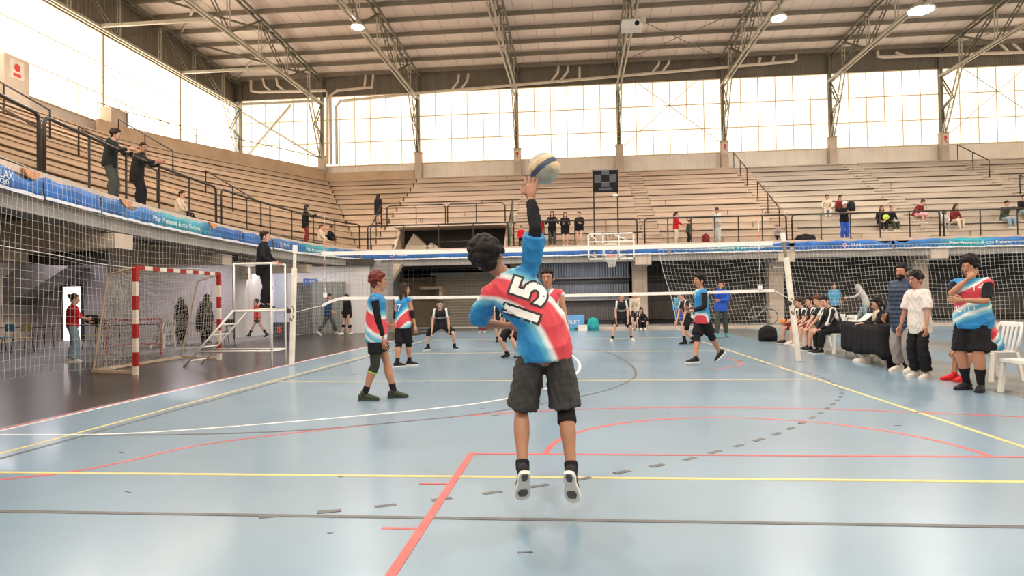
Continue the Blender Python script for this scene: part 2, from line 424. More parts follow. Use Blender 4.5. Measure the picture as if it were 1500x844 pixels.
# ties and wind bracing between trusses
def member(name, a, b, w, m, label, cat='brace', group='roof bracing', h=None):
    return MB().bar(a, b, w, h).build(name, m, None, label=label, category=cat, group=group)
x0, x1 = WX+.3, colX[0]
member('tie_beam', (x0, 27.3, 14.35), (x1, 27.3, 14.35), .14, STEELL, 'pale horizontal tie beam nearest the far left corner', 'beam')
member('tie_beam', (x0, 21.2, 14.35), (x1, 21.2, 14.35), .14, STEELL, 'pale horizontal tie beam in the middle of the left bay', 'beam')
member('tie_beam', (x0, 14.8, 14.35), (x1, 14.8, 14.35), .14, STEELL, 'pale horizontal tie beam at the upper left of the end wall', 'beam')
for j, (ya, yb) in enumerate(((27.5, 21.2), (21.2, 14.9), (14.9, 8.6))):
    where = ('nearest the far left corner', 'in the middle of the left bay', 'nearest the top left of the frame')[j]
    member('wind_brace', (x0, ya, 16.0+.05*(28-ya)), (x1, yb, 16.0+.05*(28-yb)), .09, STEELL, 'diagonal roof wind brace leaning one way '+where)
    member('wind_brace', (x0, yb, 15.9+.05*(28-yb)), (x1, ya, 15.9+.05*(28-ya)), .09, STEEL, 'diagonal roof wind brace leaning the other way '+where)
member('wall_brace', (WX+.2, 27.9, 14.2), (colX[0]-.2, 27.85, 10.8), .11, STEELL, 'diagonal wall brace falling to the right in the left corner bay')
member('wall_brace', (WX+.2, 27.8, 10.4), (colX[0]-2, 27.75, 14.3), .11, STEELL, 'diagonal wall brace rising to the right in the left corner bay')
for i, (bx, nmx) in enumerate(((colX[3], 'above the black scoreboard'), (colX[6], 'at the far right edge'))):
    member('wind_rod', (bx+1.2, 27.8, 14.7), (bx+6.2, 27.8, 10.8), .025, STEEL, 'thin rod brace falling right across the window '+nmx)
    member('wind_rod', (bx+.3, 27.75, 10.8), (bx+4.8, 27.75, 14.7), .025, STEEL, 'thin rod brace rising right across the window '+nmx)
for bx, nmx in ((colX[3], 'left of the middle lamp'), (colX[6], 'at the upper right')):
    member('wind_rod', (bx, 27.5, 15.9), (bx+6.35, 21, 16.2), .03, STEEL, 'thin diagonal rod under the roof sheet, falling away, '+nmx)
    member('wind_rod', (bx, 21, 16.2), (bx+6.35, 27.5, 15.85), .03, STEEL, 'thin diagonal rod under the roof sheet, coming nearer, '+nmx)

# ---- concrete piers under the trusses
SIGNR = mat('red_sign_print', (.6, .06, .05), .5, var=.2, scale=20)
def pier(x, y, z0, z1, w, d, lab, sign=False, side=False):
    t = empty('concrete_pier', (x, y, z0), 0, lab, 'pier', 'concrete piers along the walls')
    MB().box((-w/2, -d/2, 0), (w/2, d/2, z1-z0)).build('shaft', CONCP, t, bevel=.02)
    MB().box((-w/2-.03, -d/2-.03, z1-z0), (w/2+.03, d/2+.03, z1-z0+.05)).build('cap', CONC, t)
    if sign:
        MB().box((-.16, -d/2-.02, z1-z0-.75), (.16, -d/2, z1-z0-.1)).build('sign_plate', mat('sign_white', (.7, .6, .5), .5), t)
        s = MB().ball((0, -d/2-.025, z1-z0-.28), (.09, .008, .11), 8, 5)
        s.bar((-.1, -d/2-.025, z1-z0-.5), (.08, -d/2-.025, z1-z0-.35), .04); s.bar((.09, -d/2-.025, z1-z0-.6), (-.02, -d/2-.025, z1-z0-.42), .04)
        s.build('sign_mark', SIGNR, t)
for i, x in enumerate(colX[:8]):
    pier(x+.02, 27.85, 9.1, 10.85, .42, .42, ['pier in the far left corner where the parapet bends', 'pier left of the pier behind the ball', 'pier with red sign just behind the ball', 'pier behind the black scoreboard',
        'pier with red sign above the middle of the right stand', 'plain pier left of the rightmost signed pier', 'pier with red sign at the far right', 'pier beyond the right edge of the frame'][i], i in (2, 4, 6))
for y, z1, lab, sg in ((15.9, 10.75, 'stout pier on the end wall behind the two standing boys', False), (22.6, 10.6, 'short pier top showing over the curved parapet', False), (10.0, 11.1, 'end wall pier with a red sign at the left edge', True), (3.7, 11, 'end wall pier out of frame to the left', False)):
    t = empty('concrete_pier', (WX+.3, y, 9.05), 0, lab, 'pier', 'concrete piers along the walls')
    MB().box((-.3, -.6, 0), (.3, .6, z1-9.05)).build('shaft', CONCP, t, bevel=.02)
    if sg:
        MB().box((.3, -.35, z1-9.9), (.315, .3, z1-9.15)).build('sign_plate', mat('sign_white', (.7, .6, .5), .5), t)
        MB().ball((.32, -.02, z1-9.45), (.01, .15, .16), 8, 5).box((.315, -.2, z1-9.8), (.33, .15, z1-9.68)).build('sign_mark', SIGNR, t)

# ---- pipes
def pipe(lab, paths, r=.09):
    t = empty('duct_pipe', (0, 0, 0), 0, lab, 'pipe', 'beige roof pipes')
    t.location = paths[0][0]; o = Vector(paths[0][0])
    for i, p in enumerate(paths):
        MB().tube([Vector(q)-o for q in p], r if i == 0 else r*.85, 8).build('pipe_run' if i == 0 else 'pipe_branch', PIPE, t, smooth=True)
Yp = 27.55
br = lambda x, z: [(x, Yp, z), (x+.45, Yp, z+.55), (x+.5, Yp+.05, z+1.0)]
zl = lambda x: 14.62 + (x+9)*.0385
pipe('long beige pipe sloping up along the far wall with paired branches', [[(-14.4, Yp, 10.3), (-14.4, Yp, 14.0), (-14.1, Yp, 14.35), (-9, Yp, zl(-9)), (2, Yp, zl(2)), (14.0, Yp, zl(14)), (14.2, Yp, zl(14)+.1), (14.2, Yp, zl(14)+.5)],
    br(-6.9, zl(-6.9)), br(-6.3, zl(-6.3)), br(-.6, zl(-.6)), br(.0, zl(0)), [(1.2, Yp, zl(1)), (1.2, Yp, 15.8)], br(5.6, zl(5.6)), br(6.2, zl(6.2)), [(12, Yp, zl(12)), (12.1, Yp, zl(12)+.4)], [(12.8, Yp, zl(12.8)), (12.9, Yp, zl(12.8)+.4)]])
pipe('beige pipe running down the wall beside the far left corner pier', [[(-14.75, Yp-.1, 10.3), (-14.75, Yp-.1, 14.7), (-14.3, Yp-.1, 15.0), (-12, Yp-.1, 15.1), (-11.9, Yp-.1, 15.9)], [(-12.5, Yp-.1, 15.05), (-12.4, Yp-.1, 15.9)]])
pipe('beige pipe with a drop elbow in the left corner bay', [[(-20, Yp-.2, 15.9), (-20, Yp-.2, 15.2), (-19.5, Yp-.2, 15.1), (-15, Yp-.2, 15.0), (-14.9, Yp-.2, 14.7), (-14.95, Yp-.2, 10.3)], [(-19.2, Yp-.2, 15.95), (-19.1, Yp-.2, 15.5), (-18.7, Yp-.2, 15.15)], [(-18.3, Yp-.2, 15.95), (-18.2, Yp-.2, 15.5), (-17.8, Yp-.2, 15.15)]])
pipe('level beige pipe under the eaves at the upper right', [[(18.9, Yp, 15.9), (18.9, Yp, 15.55), (19.2, Yp, 15.5), (30, Yp, 15.35), (34, Yp, 15.35)], [(20.5, Yp, 15.5), (19.9, Yp, 15.75)], [(26.2, Yp, 15.45), (25.7, Yp, 16.0)], [(26.9, Yp, 15.45), (26.4, Yp, 16.0)], [(28.9, Yp, 15.4), (28.4, Yp, 16.0)]])

# ---- lamps
GLOW = mat('lamp_lens', (1.0, .95, .88), .3, emit=60, var=0)
def highbay(loc, lab, w=LAMP_W, r=.24, grp='high bay lamps'):
    t = empty('high_bay_lamp', loc, 0, lab, 'lamp', grp)
    MB(.05).loft([((0, 0, .42), .07, .07), ((0, 0, .3), .1, .1), ((0, 0, .12), r*.85, r*.85), ((0, 0, .02), r, r)], 16).build('reflector', STEELL, t, smooth=True)
    MB().ball((0, 0, -.02), (r*.9, r*.9, .07), 14, 6).build('lens', GLOW, t, smooth=True)
    MB().tube([(0, 0, .4), (0, 0, .65)], .02).build('hook', STEEL, t)
    l = bpy.data.lights.new('bulb', 'SPOT'); l.energy = w; l.color = (1, .93, .84); l.shadow_soft_size = r; l.spot_size = R(165); l.spot_blend = .5
    lo = bpy.data.objects.new('bulb', l); COL.objects.link(lo); lo.parent = t; lo.location = (0, 0, -.12)
highbay((-9.1, 15.9, 14.1), 'glowing high bay lamp at the upper left of the roof', r=.32)  # lenses of the visible lamps widened to stand for their bloom
highbay((9.85, 16.3, 13.6), 'glowing high bay lamp right of centre under the roof', r=.36)
highbay((16.15, 17.0, 13.9), 'largest glowing high bay lamp near the upper right', r=.58)
for x, wx in ((-15, 'the left apron'), (-3, 'the left half of the court'), (4, 'the right half of the court'), (22.5, 'the floor to the right'), (30, 'the right end of the hall')):
    for y, wy in ((8, 'far'), (-4, 'middle'), (-16, 'near')):
        highbay((x, y, 13.4), '%s high bay lamp out of frame above %s' % (wy, wx), grp='high bay lamps out of view')
t = empty('projector_box', (3.4, 15.8, 13.4), 0, 'small white projector box hung under a roof truss', 'projector')
MB().box((-.45, -.3, -.2), (.45, .3, .2)).build('housing', WHITEP, t, bevel=.03)
MB().tube([(.2, -.3, 0), (.2, -.36, 0)], .1, 12).build('lens', BLACK, t); MB().bar((0, 0, .2), (0, 0, .9), .06).build('bracket', STEEL, t)
MB().box((.32, -.32, .02), (.6, -.1, .3)).build('side_unit', STEELL, t)
# ================================================================ STANDS
F_arc = [(-5.0, -13), (-6.4, -9.5), (-7.7, -6.6), (-8.66, -3.97), (-9.25, -1.15), (-9.75, 2), (-10.02, 5.84), (-10.05, 9), (-9.9, 11.8), (-9.45, 14.6)]
FF = [tuple(p)[:2] for p in catmull([(x, y, 0) for x, y in F_arc], 3)]
KF, KB = (-9.1, 16.3), (-15.2, 27.75)           # the kink ray of the corner
SZ = 3.76                                        # balcony floor
B_pts = [(-21, -13), (-21, -9.5), (-21, -6.6), (-21, -4), (-21, -.5), (-21, 3.5), (-21, 8), (-21, 12), (-20.6, 16.2), (-18.6, 21)]
BB = [tuple(p)[:2] for p in catmull([(x, y, 0) for x, y in B_pts], 3)]
Lf, Lb = FF + [KF], BB + [KB]
NR = 13; ZT = 9.1; RH = (ZT-SZ)/NR
W0 = .115                                        # share of the depth taken by the walkway
def lp(a, b, t): return (a[0]+(b[0]-a[0])*t, a[1]+(b[1]-a[1])*t)
def tread(mb, fr, bk, z0, z1):
    """strip of a terrace step between polylines fr and bk, solid from z0 to z1"""
    n = len(fr); v = [(x, y, z0) for x, y in fr] + [(x, y, z0) for x, y in bk] + [(x, y, z1) for x, y in fr] + [(x, y, z1) for x, y in bk]; f = []
    for i in range(n-1):
        f += [(2*n+i, 2*n+i+1, 3*n+i+1, 3*n+i), (i, i+1, 2*n+i+1, 2*n+i)[::1], (i+n, n+i+1, i+1, i), (n+i+1, n+i, 3*n+i, 3*n+i+1)]
    f += [(0, 2*n, 3*n, n), (n-1, 2*n-1, 4*n-1, 3*n-1)]
    return mb.add(v, f)
SEAM = mat('step_joint', (.12, .085, .055), .9, var=.2)
CVAR = [mat('concrete_%s' % k, c, .85, var=.13, scale=1.1, bump=.25, stretch=(.3, .3, 2.5)) for k, c in (('warm', (.57, .44, .335)), ('sandy', (.53, .41, .315)), ('weathered', (.47, .37, .29)))]
CR = mat('right_concrete', (.51, .435, .355), .85, var=.13, scale=1.1, bump=.25, stretch=(.3, .3, 2.5))
CRD = mat('right_concrete_worn', (.44, .375, .31), .85, var=.15, scale=1.1, bump=.25, stretch=(.3, .3, 2.5))
CVARL = [mat('left_concrete_%s' % k, c, .85, var=.13, scale=1.1, bump=.25, stretch=(.3, .3, 2.5)) for k, c in (('warm', (.51, .37, .255)), ('sandy', (.47, .345, .24)), ('weathered', (.42, .31, .215)))]
def frac(k): return W0 + (1-W0)*k/NR
standL = struct('trim_1', 'curved concrete terrace of the left stand')
tread(MB(), Lf, [lp(a, b, frac(0)) for a, b in zip(Lf, Lb)], SZ-.28, SZ).build('walkway', CONC, standL)
for k in range(NR):
    t0, t1 = frac(k), frac(k+1)
    fr = [lp(a, b, t0) for a, b in zip(Lf, Lb)]; bk = [lp(a, b, t1+.01) for a, b in zip(Lf, Lb)]
    rc = [lp(a, b, t0+.012) for a, b in zip(Lf, Lb)]
    tread(tread(MB(), fr, bk, SZ+RH*(k+1)-.62, SZ+RH*(k+1)-(.095 if k % 2 else .05)), rc, bk, SZ+RH*(k+1)-.2, SZ+RH*(k+1)-.04).build('step', CVARL[random.randrange(3)], standL)
    fr2 = [lp(a, b, t0-.004) for a, b in zip(Lf, Lb)]; bk2 = [lp(a, b, t0+.045) for a, b in zip(Lf, Lb)]
    tread(MB(), fr2, [lp(a, b, t1+.01) for a, b in zip(Lf, Lb)], SZ+RH*(k+1)-.036, SZ+RH*(k+1)+.03).build('step_edge', CVARL[random.randrange(3)], standL)
# corner section and straight far stand
YF = 16.3; YB = 27.95
def yy(k): return YF + (YB-YF)*frac(k)
def cornerx(t): return KF[0] + (KB[0]-KF[0])*t
aisles = [-9.1, -2.3, 3.95, 10.3, 16.6, 23.0, 29.3]
standF = struct('trim_2', 'straight concrete terraces of the far stand')
MB().prism([(KF[0], YF, SZ-.28), (EX, YF, SZ-.28), (EX, yy(0), SZ-.28), (cornerx(frac(0)), yy(0), SZ-.28)], (0, 0, .28)).build('walkway', CONCP, standF)
VX0, VX1 = -8.1, -2.55                           # the stair mouth in the far stand
def far_step(x0, x1, k, x0b=None, m=None):
    x0b = x0 if x0b is None else x0b
    z = SZ+RH*(k+1); y0, y1 = yy(k), yy(k+1)+.05
    MB().prism([(x0, y0, z-.62), (x1, y0, z-.62), (x1, y1, z-.62), (x0b, y1, z-.62)], (0, 0, (.525 if k % 2 else .575))).prism([(x0, y0+.13, z-.2), (x1, y0+.13, z-.2), (x1, y1, z-.2), (x0b, y1, z-.2)], (0, 0, .162)).build('step', m or random.choice(CVARL if x0 < -9.2 else CVAR), standF)
    MB().prism([(x0, y0-.05, z-.034), (x1, y0-.05, z-.034), (x1, y1, z-.034), (x0b, y1, z-.034)], (0, 0, .064)).build('step_edge', m or random.choice(CVARL if x0 < -9.2 else CVAR), standF)
for k in range(NR):
    far_step(cornerx(frac(k))+.02, -9.15, k, cornerx(frac(k+1))+.02)
    for i in range(len(aisles)):
        a = aisles[i]+.0; b = (aisles[i+1] if i+1 < len(aisles) else EX)
        m = None if i < 3 else ([CR, CR, CRD][random.randrange(3)])
        x0 = a + (.85 if i else .0)
        if i == 0:
            a0 = a+.02
            if SZ+RH*(k+1) <= 5.1:
                far_step(a0, VX0-.0, k); far_step(VX1, b-.0, k)
            else: far_step(a0, b, k)
        else: far_step(x0, b, k, None, m)
        if i:   # aisle stair: two risers to each terrace
            for j in (0, 1):
                z = SZ+RH*(k+.5*(j+1)); y0 = yy(k) - .35*(1-j) ; y1 = yy(k+1)
                MB().box((a+.01, y0+.02, z-.35), (a+.84, y1-.3, z-.05)).box((a+.01, y0-.02, z-.035), (a+.84, y1-.3, z)).build('aisle_step', random.choice(CVAR) if i < 4 else CR, standF)
# thin worn joints in the terrace fronts (poured segments)
for i in range(46):
    k = random.randrange(NR); x = random.uniform(-9, 34); z = SZ+RH*(k+1)
    if k < 4 and VX0-.3 < x < VX1+.3: continue
    MB().box((x-.012, yy(k)-.034, z-RH+.03), (x+.012, yy(k)-.028, z-.03)).build('joint', SEAM, standF)
# stair mouth
vm = struct('trim_3', 'stair mouth opening in the far stand')
DARK = mat('void_shade', (.03, .026, .026), .8)  # near-black colour stands for the shade inside the stair mouth
MB().box((VX0, 21.2, 2.6), (VX1, 21.4, 5.2)).build('back_wall', mat('shade_back_wall', (.012, .01, .01), .8), vm)
MB().box((VX0, 17.9, 5.0), (VX1, 21.4, 5.14)).build('lintel_slab', CONCP, vm)
MB().prism([(VX0-.02, 17.55, 3.7), (VX0-.02, 21.3, 3.7), (VX0-.02, 21.3, 5.02), (VX0-.02, 19.1, 5.02)], (.14, 0, 0)).build('side_wall', CONCP, vm)
MB().prism([(VX1-.12, 17.55, 3.7), (VX1-.12, 21.3, 3.7), (VX1-.12, 21.3, 5.02), (VX1-.12, 19.1, 5.02)], (.14, 0, 0)).build('side_wall', CONCP, vm)
for px0, px1, h in ((-8.0, -6.75, 1.02), (-7.0, -6.0, .55)):     # sloping concrete cheeks of the stair
    MB().prism([(px0, 18.9, SZ-.02), (px1+.5, 18.9, SZ-.02), ((px0+px1)/2+.05, 18.9, SZ+h)], (0, 1.6, 0)).build('stair_cheek', CONCP, vm)
# parapet round the top of the corner
PW = mat('brown_parapet', (.50, .36, .24), .85, var=.12, scale=1.2, bump=.2)
pr = struct('trim_4', 'brown parapet behind the top terrace of the corner')
pc = [(-20.9, 14.6), (-20.7, 15.6)] + [(x+.0, y) for x, y in BB if y > 15.7] + [KB]
n_ = len(pc); off = [(x-.18, y+.05) for x, y in pc]
tread(MB(), pc, off, 8.9, 9.98).build('curved_wall', PW, pr)
MB().box((KB[0], 27.6, 9.0), (-9.35, 27.78, 9.75)).build('straight_wall', PW, pr)
for i in range(9):       # slim rail above the parapet
    pass
mbr = MB().tube([(x-.1, y+.05, 10.75) for x, y in pc], .02, 5)
for x, y in pc[::2]: mbr.tube([(x-.1, y+.05, 9.9), (x-.1, y+.05, 10.75)], .018, 5)
mbr.build('thin_rail', RAILM, pr)

# ================================================================ BALCONY EDGE
EDGE = Lf[:-1] + [(-8.9, 15.9), (-8.3, 16.25)]
edgeF = EDGE + [(x, 16.3) for x in (-6, -3, 0, 3, 6, 9, 12, 15, 18, 21, 24, 27, 30, 35)]
def offset_poly(P, d):
    out = []
    for i, p in enumerate(P):
        a, b = P[max(i-1, 0)], P[min(i+1, len(P)-1)]; t = Vector((b[0]-a[0], b[1]-a[1])).normalized()
        out.append((p[0]+t.y*d, p[1]-t.x*d))     # d>0: to the court side
    return out
fas = struct('trim_5', 'balcony edge slab and beam')
tread(MB(), offset_poly(edgeF, .02), offset_poly(edgeF, -.3), SZ-.1, SZ+.03).build('edge_kerb', mat('pinkish_kerb', (.60, .47, .38), .8, var=.1, scale=3), fas)
tread(MB(), edgeF, offset_poly(edgeF, -.25), 3.28, SZ-.1).build('edge_slab', CONC, fas)
tread(MB(), offset_poly(edgeF, -.05), offset_poly(edgeF, -.5), 3.02, 3.28).build('edge_beam', CONCD, fas)
# underside of the stand
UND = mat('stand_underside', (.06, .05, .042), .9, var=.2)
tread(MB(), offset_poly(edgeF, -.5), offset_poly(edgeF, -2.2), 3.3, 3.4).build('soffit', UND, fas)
# banners: each cloth a thing
BLUE = mat('banner_blue', (.02, .13, .42), .55, var=.35, scale=2.2)
def banner_mat():
    m, nt, b, N, L = nm('banner_blue_teal')
    tc = N.new('ShaderNodeUVMap'); tc.uv_map = 'u'; sp = N.new('ShaderNodeSeparateXYZ'); L.new(tc.outputs[0], sp.inputs[0])
    cr = N.new('ShaderNodeValToRGB'); L.new(sp.outputs[0], cr.inputs[0]); e = cr.color_ramp.elements
    e[0].position = 0; e[0].color = (.018, .14, .42, 1); e[1].position = 1; e[1].color = (.012, .10, .36, 1)
    for p, c in ((.3, (.015, .16, .44, 1)), (.42, (.02, .36, .46, 1)), (.6, (.02, .38, .47, 1)), (.74, (.015, .17, .45, 1))):
        k = e.new(p); k.color = c
    tx = N.new('ShaderNodeTexCoord'); nz = N.new('ShaderNodeTexNoise'); nz.inputs['Scale'].default_value = 1.6; nz.inputs['Detail'].default_value = 6
    L.new(tx.outputs['Object'], nz.inputs['Vector'])
    c2 = N.new('ShaderNodeValToRGB'); c2.color_ramp.elements[0].position = .35; c2.color_ramp.elements[0].color = (.65, .65, .65, 1)
    c2.color_ramp.elements[1].position = .72; c2.color_ramp.elements[1].color = (1.15, 1.15, 1.15, 1); L.new(nz.outputs['Fac'], c2.inputs[0])
    mx = N.new('ShaderNodeMix'); mx.data_type = 'RGBA'; mx.blend_type = 'MULTIPLY'; mx.inputs[0].default_value = 1
    L.new(cr.outputs[0], mx.inputs[6]); L.new(c2.outputs[0], mx.inputs[7]); L.new(mx.outputs[2], b.inputs['Base Color'])
    b.inputs['Roughness'].default_value = .5; return m
BANT = banner_mat(); LETTER = mat('banner_lettering', (.75, .85, .9), .6, var=.1); LETP = mat('logo_pink', (.75, .45, .6), .6)
HEMW = mat('banner_white_hem', (.70, .72, .78), .6, var=.15, scale=5)
pathP = offset_poly(edgeF, .05); acc_s = [0]
for i in range(1, len(pathP)): acc_s.append(acc_s[-1] + math.dist(pathP[i], pathP[i-1]))
def path_at(s):
    s = max(0, min(acc_s[-1]-.001, s))
    for i in range(1, len(acc_s)):
        if acc_s[i] >= s:
            t = (s-acc_s[i-1])/(acc_s[i]-acc_s[i-1]); a, b = pathP[i-1], pathP[i]
            tn = Vector((b[0]-a[0], b[1]-a[1], 0)).normalized()
            return Vector((a[0]+(b[0]-a[0])*t, a[1]+(b[1]-a[1])*t, 0)), tn
def s_of(px, py):       # path length of the point under a pixel
    best = None
    for k in range(900):
        s = acc_s[-1]*k/900; p, t = path_at(s); q = Vector((p.x, p.y, 3.5)) - Vector(CAM)
        d = q.dot(_f)
        if d <= .5: continue
        x = 750+FPX*q.dot(_r2)/d; e = abs(x-px)
        if best is None or e < best[0]: best = (e, s)
    return best[1]
def banner(s0, s1, lab, seed, grad=True, text_s=None, text_size=.2, logo_s=None, txt='Pilar Presente & con Futuro', hem=True, tears=()):
    rnd = random.Random(seed); p0, _ = path_at((s0+s1)/2)
    root = empty('advertising_banner', (p0.x, p0.y, 3.3), 0, lab, 'banner', 'blue banners along the balcony edge')
    n = max(6, int((s1-s0)/.22)); v = []; f = []; uv = []
    for i in range(n+1):
        s = s0+(s1-s0)*i/n; p, t = path_at(s); nrm = Vector((t.y, -t.x, 0))
        top = 3.70 + .02*math.sin(i*1.3+seed); bot = 3.30 + .015*math.sin(i*.9+seed*2)
        for ts, tw in tears:
            if abs(s-ts) < tw: top -= .16*(1-abs(s-ts)/tw)**.5
        rows = 4
        for j in range(rows):
            z = bot+(top-bot)*j/(rows-1); wv = .012*math.sin(i*2.1+j*1.7+seed) + .01*rnd.random()
            q = p+nrm*wv; v.append((q.x-p0.x, q.y-p0.y, z-3.3)); uv.append(((i/n), j/(rows-1)))
    for i in range(n):
        for j in range(rows-1): a = i*rows+j; f.append((a, a+rows, a+rows+1, a+1))
    me = bpy.data.meshes.new('cloth'); me.from_pydata(v, [], f); u = me.uv_layers.new(name='u')
    for lpp in me.loops: u.data[lpp.index].uv = uv[lpp.vertex_index]
    me.materials.append(BANT if grad else BLUE)
    o = link('cloth', me, root, True); sd = o.modifiers.new('thick', 'SOLIDIFY'); sd.thickness = .006
    if hem:
        pts = [path_at(s0+(s1-s0)*i/n)[0] for i in range(n+1)]
        w_ = [Vector((p.x-p0.x, p.y-p0.y, -.01)) + Vector((0, 0, .02*rnd.random())) for p in pts]
        mb = MB()
        nn = [Vector((path_at(s0+(s1-s0)*i/n)[1].y, -path_at(s0+(s1-s0)*i/n)[1].x, 0)) for i in range(n+1)]
        vv = []
        for q, m_ in zip(w_, nn): vv += [tuple(q+m_*.025), tuple(q+m_*.02+Vector((0, 0, .05+.02*rnd.random())))]
        mb.add(vv, [(2*i, 2*i+2, 2*i+3, 2*i+1) for i in range(n)]).build('white_hem', HEMW, root)
    def put(txt, s, size, z, m, name, wide=1.0):
        me = text_mesh(txt, size, .003); p, t = path_at(s); nrm = Vector((t.y, -t.x, 0))
        for q in me.vertices:
            pp, tt = path_at(s+q.co.x*wide); nn_ = Vector((tt.y, -tt.x, 0)); c = pp + nn_*(.045+q.co.z); q.co = (c.x-p0.x, c.y-p0.y, z-3.3+q.co.y)
        me.materials.append(m); link(name, me, root, kind='stuff')
    if text_s is not None: put(txt, text_s, text_size, 3.5, LETTER, 'lettering', 1.15)
    if logo_s is not None:
        put('PILAR', logo_s+.35, .16, 3.52, LETTER, 'logo_lettering', 1.1)
        p, t = path_at(logo_s-.12); nrm = Vector((t.y, -t.x, 0)); mb = MB()
        for a in range(5):
            c = p + nrm*.045 + t*(.07*math.cos(a*1.256)); mb.ball((c.x-p0.x, c.y-p0.y, .2+.07*math.sin(a*1.256)), (.035, .02, .035), 8, 5)
        mb.build('logo_mark', LETP, root)
    return root
S = {k: s_of(k, 0) for k in (0, 22, 60, 110, 258, 365, 400, 470, 530, 578, 690, 860, 898, 1070, 1160, 1238, 1310, 1435, 1492)}
banner(S[22]-5.5, S[22]+.8, 'faded blue banner at the left edge with white starry crest lettering', 1, False, None, tears=[(S[22]+.2, .4)])
p, t = path_at(S[0]+.05)
banner(S[22]+.85, S[110]+.9, 'plain bright blue banner left of the one under the two boys', 2, False)
banner(S[110]+.95, S[365]-.4, 'blue and teal slogan banner below the two boys on the left balcony', 3, True, S[258], .19, tears=[(S[110]+2.2, .35)])
banner(S[365]-.35, S[400]-.1, 'short torn blue banner left of the standing referee', 4, False)
banner(S[400], S[530]-.1, 'blue and teal slogan banner sagging over the referee stand', 5, True, S[470], .19, logo_s=S[400]+.6)
banner(S[530], S[690]+1.1, 'blue banner on the far balcony behind the red-haired player', 6, False, logo_s=S[578])
banner(S[690]+1.2, S[860]+.3, 'blue banner on the far balcony behind the serving player', 7, False)
banner(S[860]+.4, S[898]+2.4, 'blue banner with white logo behind the basketball board', 8, False, logo_s=S[898])
banner(S[898]+2.5, S[1160]-.1, 'blue and teal slogan banner left of the right net post', 9, True, S[1070]+.2, .19)
banner(S[1160]+.1, S[1310]-.1, 'blue banner with white logo below the man in blue trousers', 10, False, logo_s=S[1238]+.1, tears=[(S[1238]+1.7, .3)])
banner(S[1310], S[1492]+.6, 'blue and teal slogan banner at the right end of the balcony', 11, True, S[1435], .19, tears=[(S[1310]+.4, .3)])
MB().box((VX0, 19.6, 2.6), (VX1, 19.7, 5.0)).build('shade_inner_wall', DARK, vm)  # dark sheet put in for the shade of the opening
MB().box((VX0, 17.5, 3.0), (VX1, 21.3, 3.1)).build('shade_inner_floor', DARK, vm)
# bare orange clay showing where the cloth is torn
CLAY = mat('orange_clay', (.62, .27, .12), .8, var=.15)
for px in (45, 182, 312):
    p, t = path_at(s_of(px, 0)); n_ = Vector((t.y, -t.x, 0)); mb = MB()
    vv = [(-.26, .06), (-.16, -.03), (0, -.09), (.13, -.08), (.22, -.01), (.28, .06)]
    mb.add([tuple(p + t*a - n_*.01 + Vector((0, 0, 3.69+b))) for a, b in vv] + [tuple(p + t*a + n_*.035 + Vector((0, 0, 3.69+b))) for a, b in vv],
           [(0, 1, 2, 3, 4, 5), (11, 10, 9, 8, 7, 6)] + [(i, i+6, (i+1) % 6+6, (i+1) % 6) for i in range(6)]).build('broken_edge', CLAY, fas)
# crest lettering on the leftmost banner
for o in COL.objects:
    if o.get('label', '').startswith('faded blue banner'): crest_root = o
me = text_mesh('MALAX', .2, .003); pr0 = crest_root.location
for q in me.vertices:
    pp, tt = path_at(S[0]+.0+q.co.x); nn_ = Vector((tt.y, -tt.x, 0)); c = pp + nn_*(.045+q.co.z); q.co = (c.x-pr0.x, c.y-pr0.y, 3.53-3.3+q.co.y)
me.materials.append(LETTER); link('lettering', me, crest_root, kind='stuff')
me = text_mesh('CONCEJO', .11, .003)
for q in me.vertices:
    pp, tt = path_at(S[0]-.05+q.co.x); nn_ = Vector((tt.y, -tt.x, 0)); c = pp + nn_*(.045+q.co.z); q.co = (c.x-pr0.x, c.y-pr0.y, 3.41-3.3+q.co.y)
me.materials.append(LETTER); link('lettering', me, crest_root, kind='stuff')
me = text_mesh('\u2605\u2605\u2605' if False else '* * *', .12, .003)
for q in me.vertices:
    pp, tt = path_at(S[0]+.12+q.co.x); nn_ = Vector((tt.y, -tt.x, 0)); c = pp + nn_*(.045+q.co.z); q.co = (c.x-pr0.x, c.y-pr0.y, 3.64-3.3+q.co.y)
me.materials.append(LETTER); link('lettering', me, crest_root, kind='stuff')

# ---- railing frames along the balcony edge
pathR = offset_poly(edgeF, -.12)
def railing(s0, s1, lab, posts=4, ht=1.16):
    """rounded tube frame following the edge from s0 to s1"""
    def pt(s, z):
        p, t = path_at(s); nrm = Vector((t.y, -t.x, 0)); q = p - nrm*.17; return Vector((q.x, q.y, z))
    o = pt((s0+s1)/2, SZ); root = empty('railing', o, 0, lab, 'railing', 'dark steel railings of the balcony')
    n = max(3, int((s1-s0)/.5)); top = [pt(s0, SZ+.03), pt(s0, SZ+ht-.16), pt(s0+.03, SZ+ht-.05), pt(s0+.14, SZ+ht)]
    top += [pt(s0+.14+(s1-s0-.28)*i/n, SZ+ht) for i in range(1, n)] + [pt(s1-.14, SZ+ht), pt(s1-.03, SZ+ht-.05), pt(s1, SZ+ht-.16), pt(s1, SZ+.03)]
    MB().tube([q-o for q in top], .036, 8).build('frame', RAILM, root, smooth=True)
    for i in range(1, posts+1):
        s = s0+(s1-s0)*i/(posts+1)
        MB().tube([pt(s, SZ+.02)-o, pt(s, SZ+ht)-o], .026, 6).build('post', RAILM, root)
        MB().box(tuple(pt(s, SZ+.03)-o-Vector((.07, .07, 0))), tuple(pt(s, SZ+.05)-o+Vector((.07, .07, 0)))).build('base_plate', RAILM, root)
    return root
def s_px(px): return s_of(px, 0)
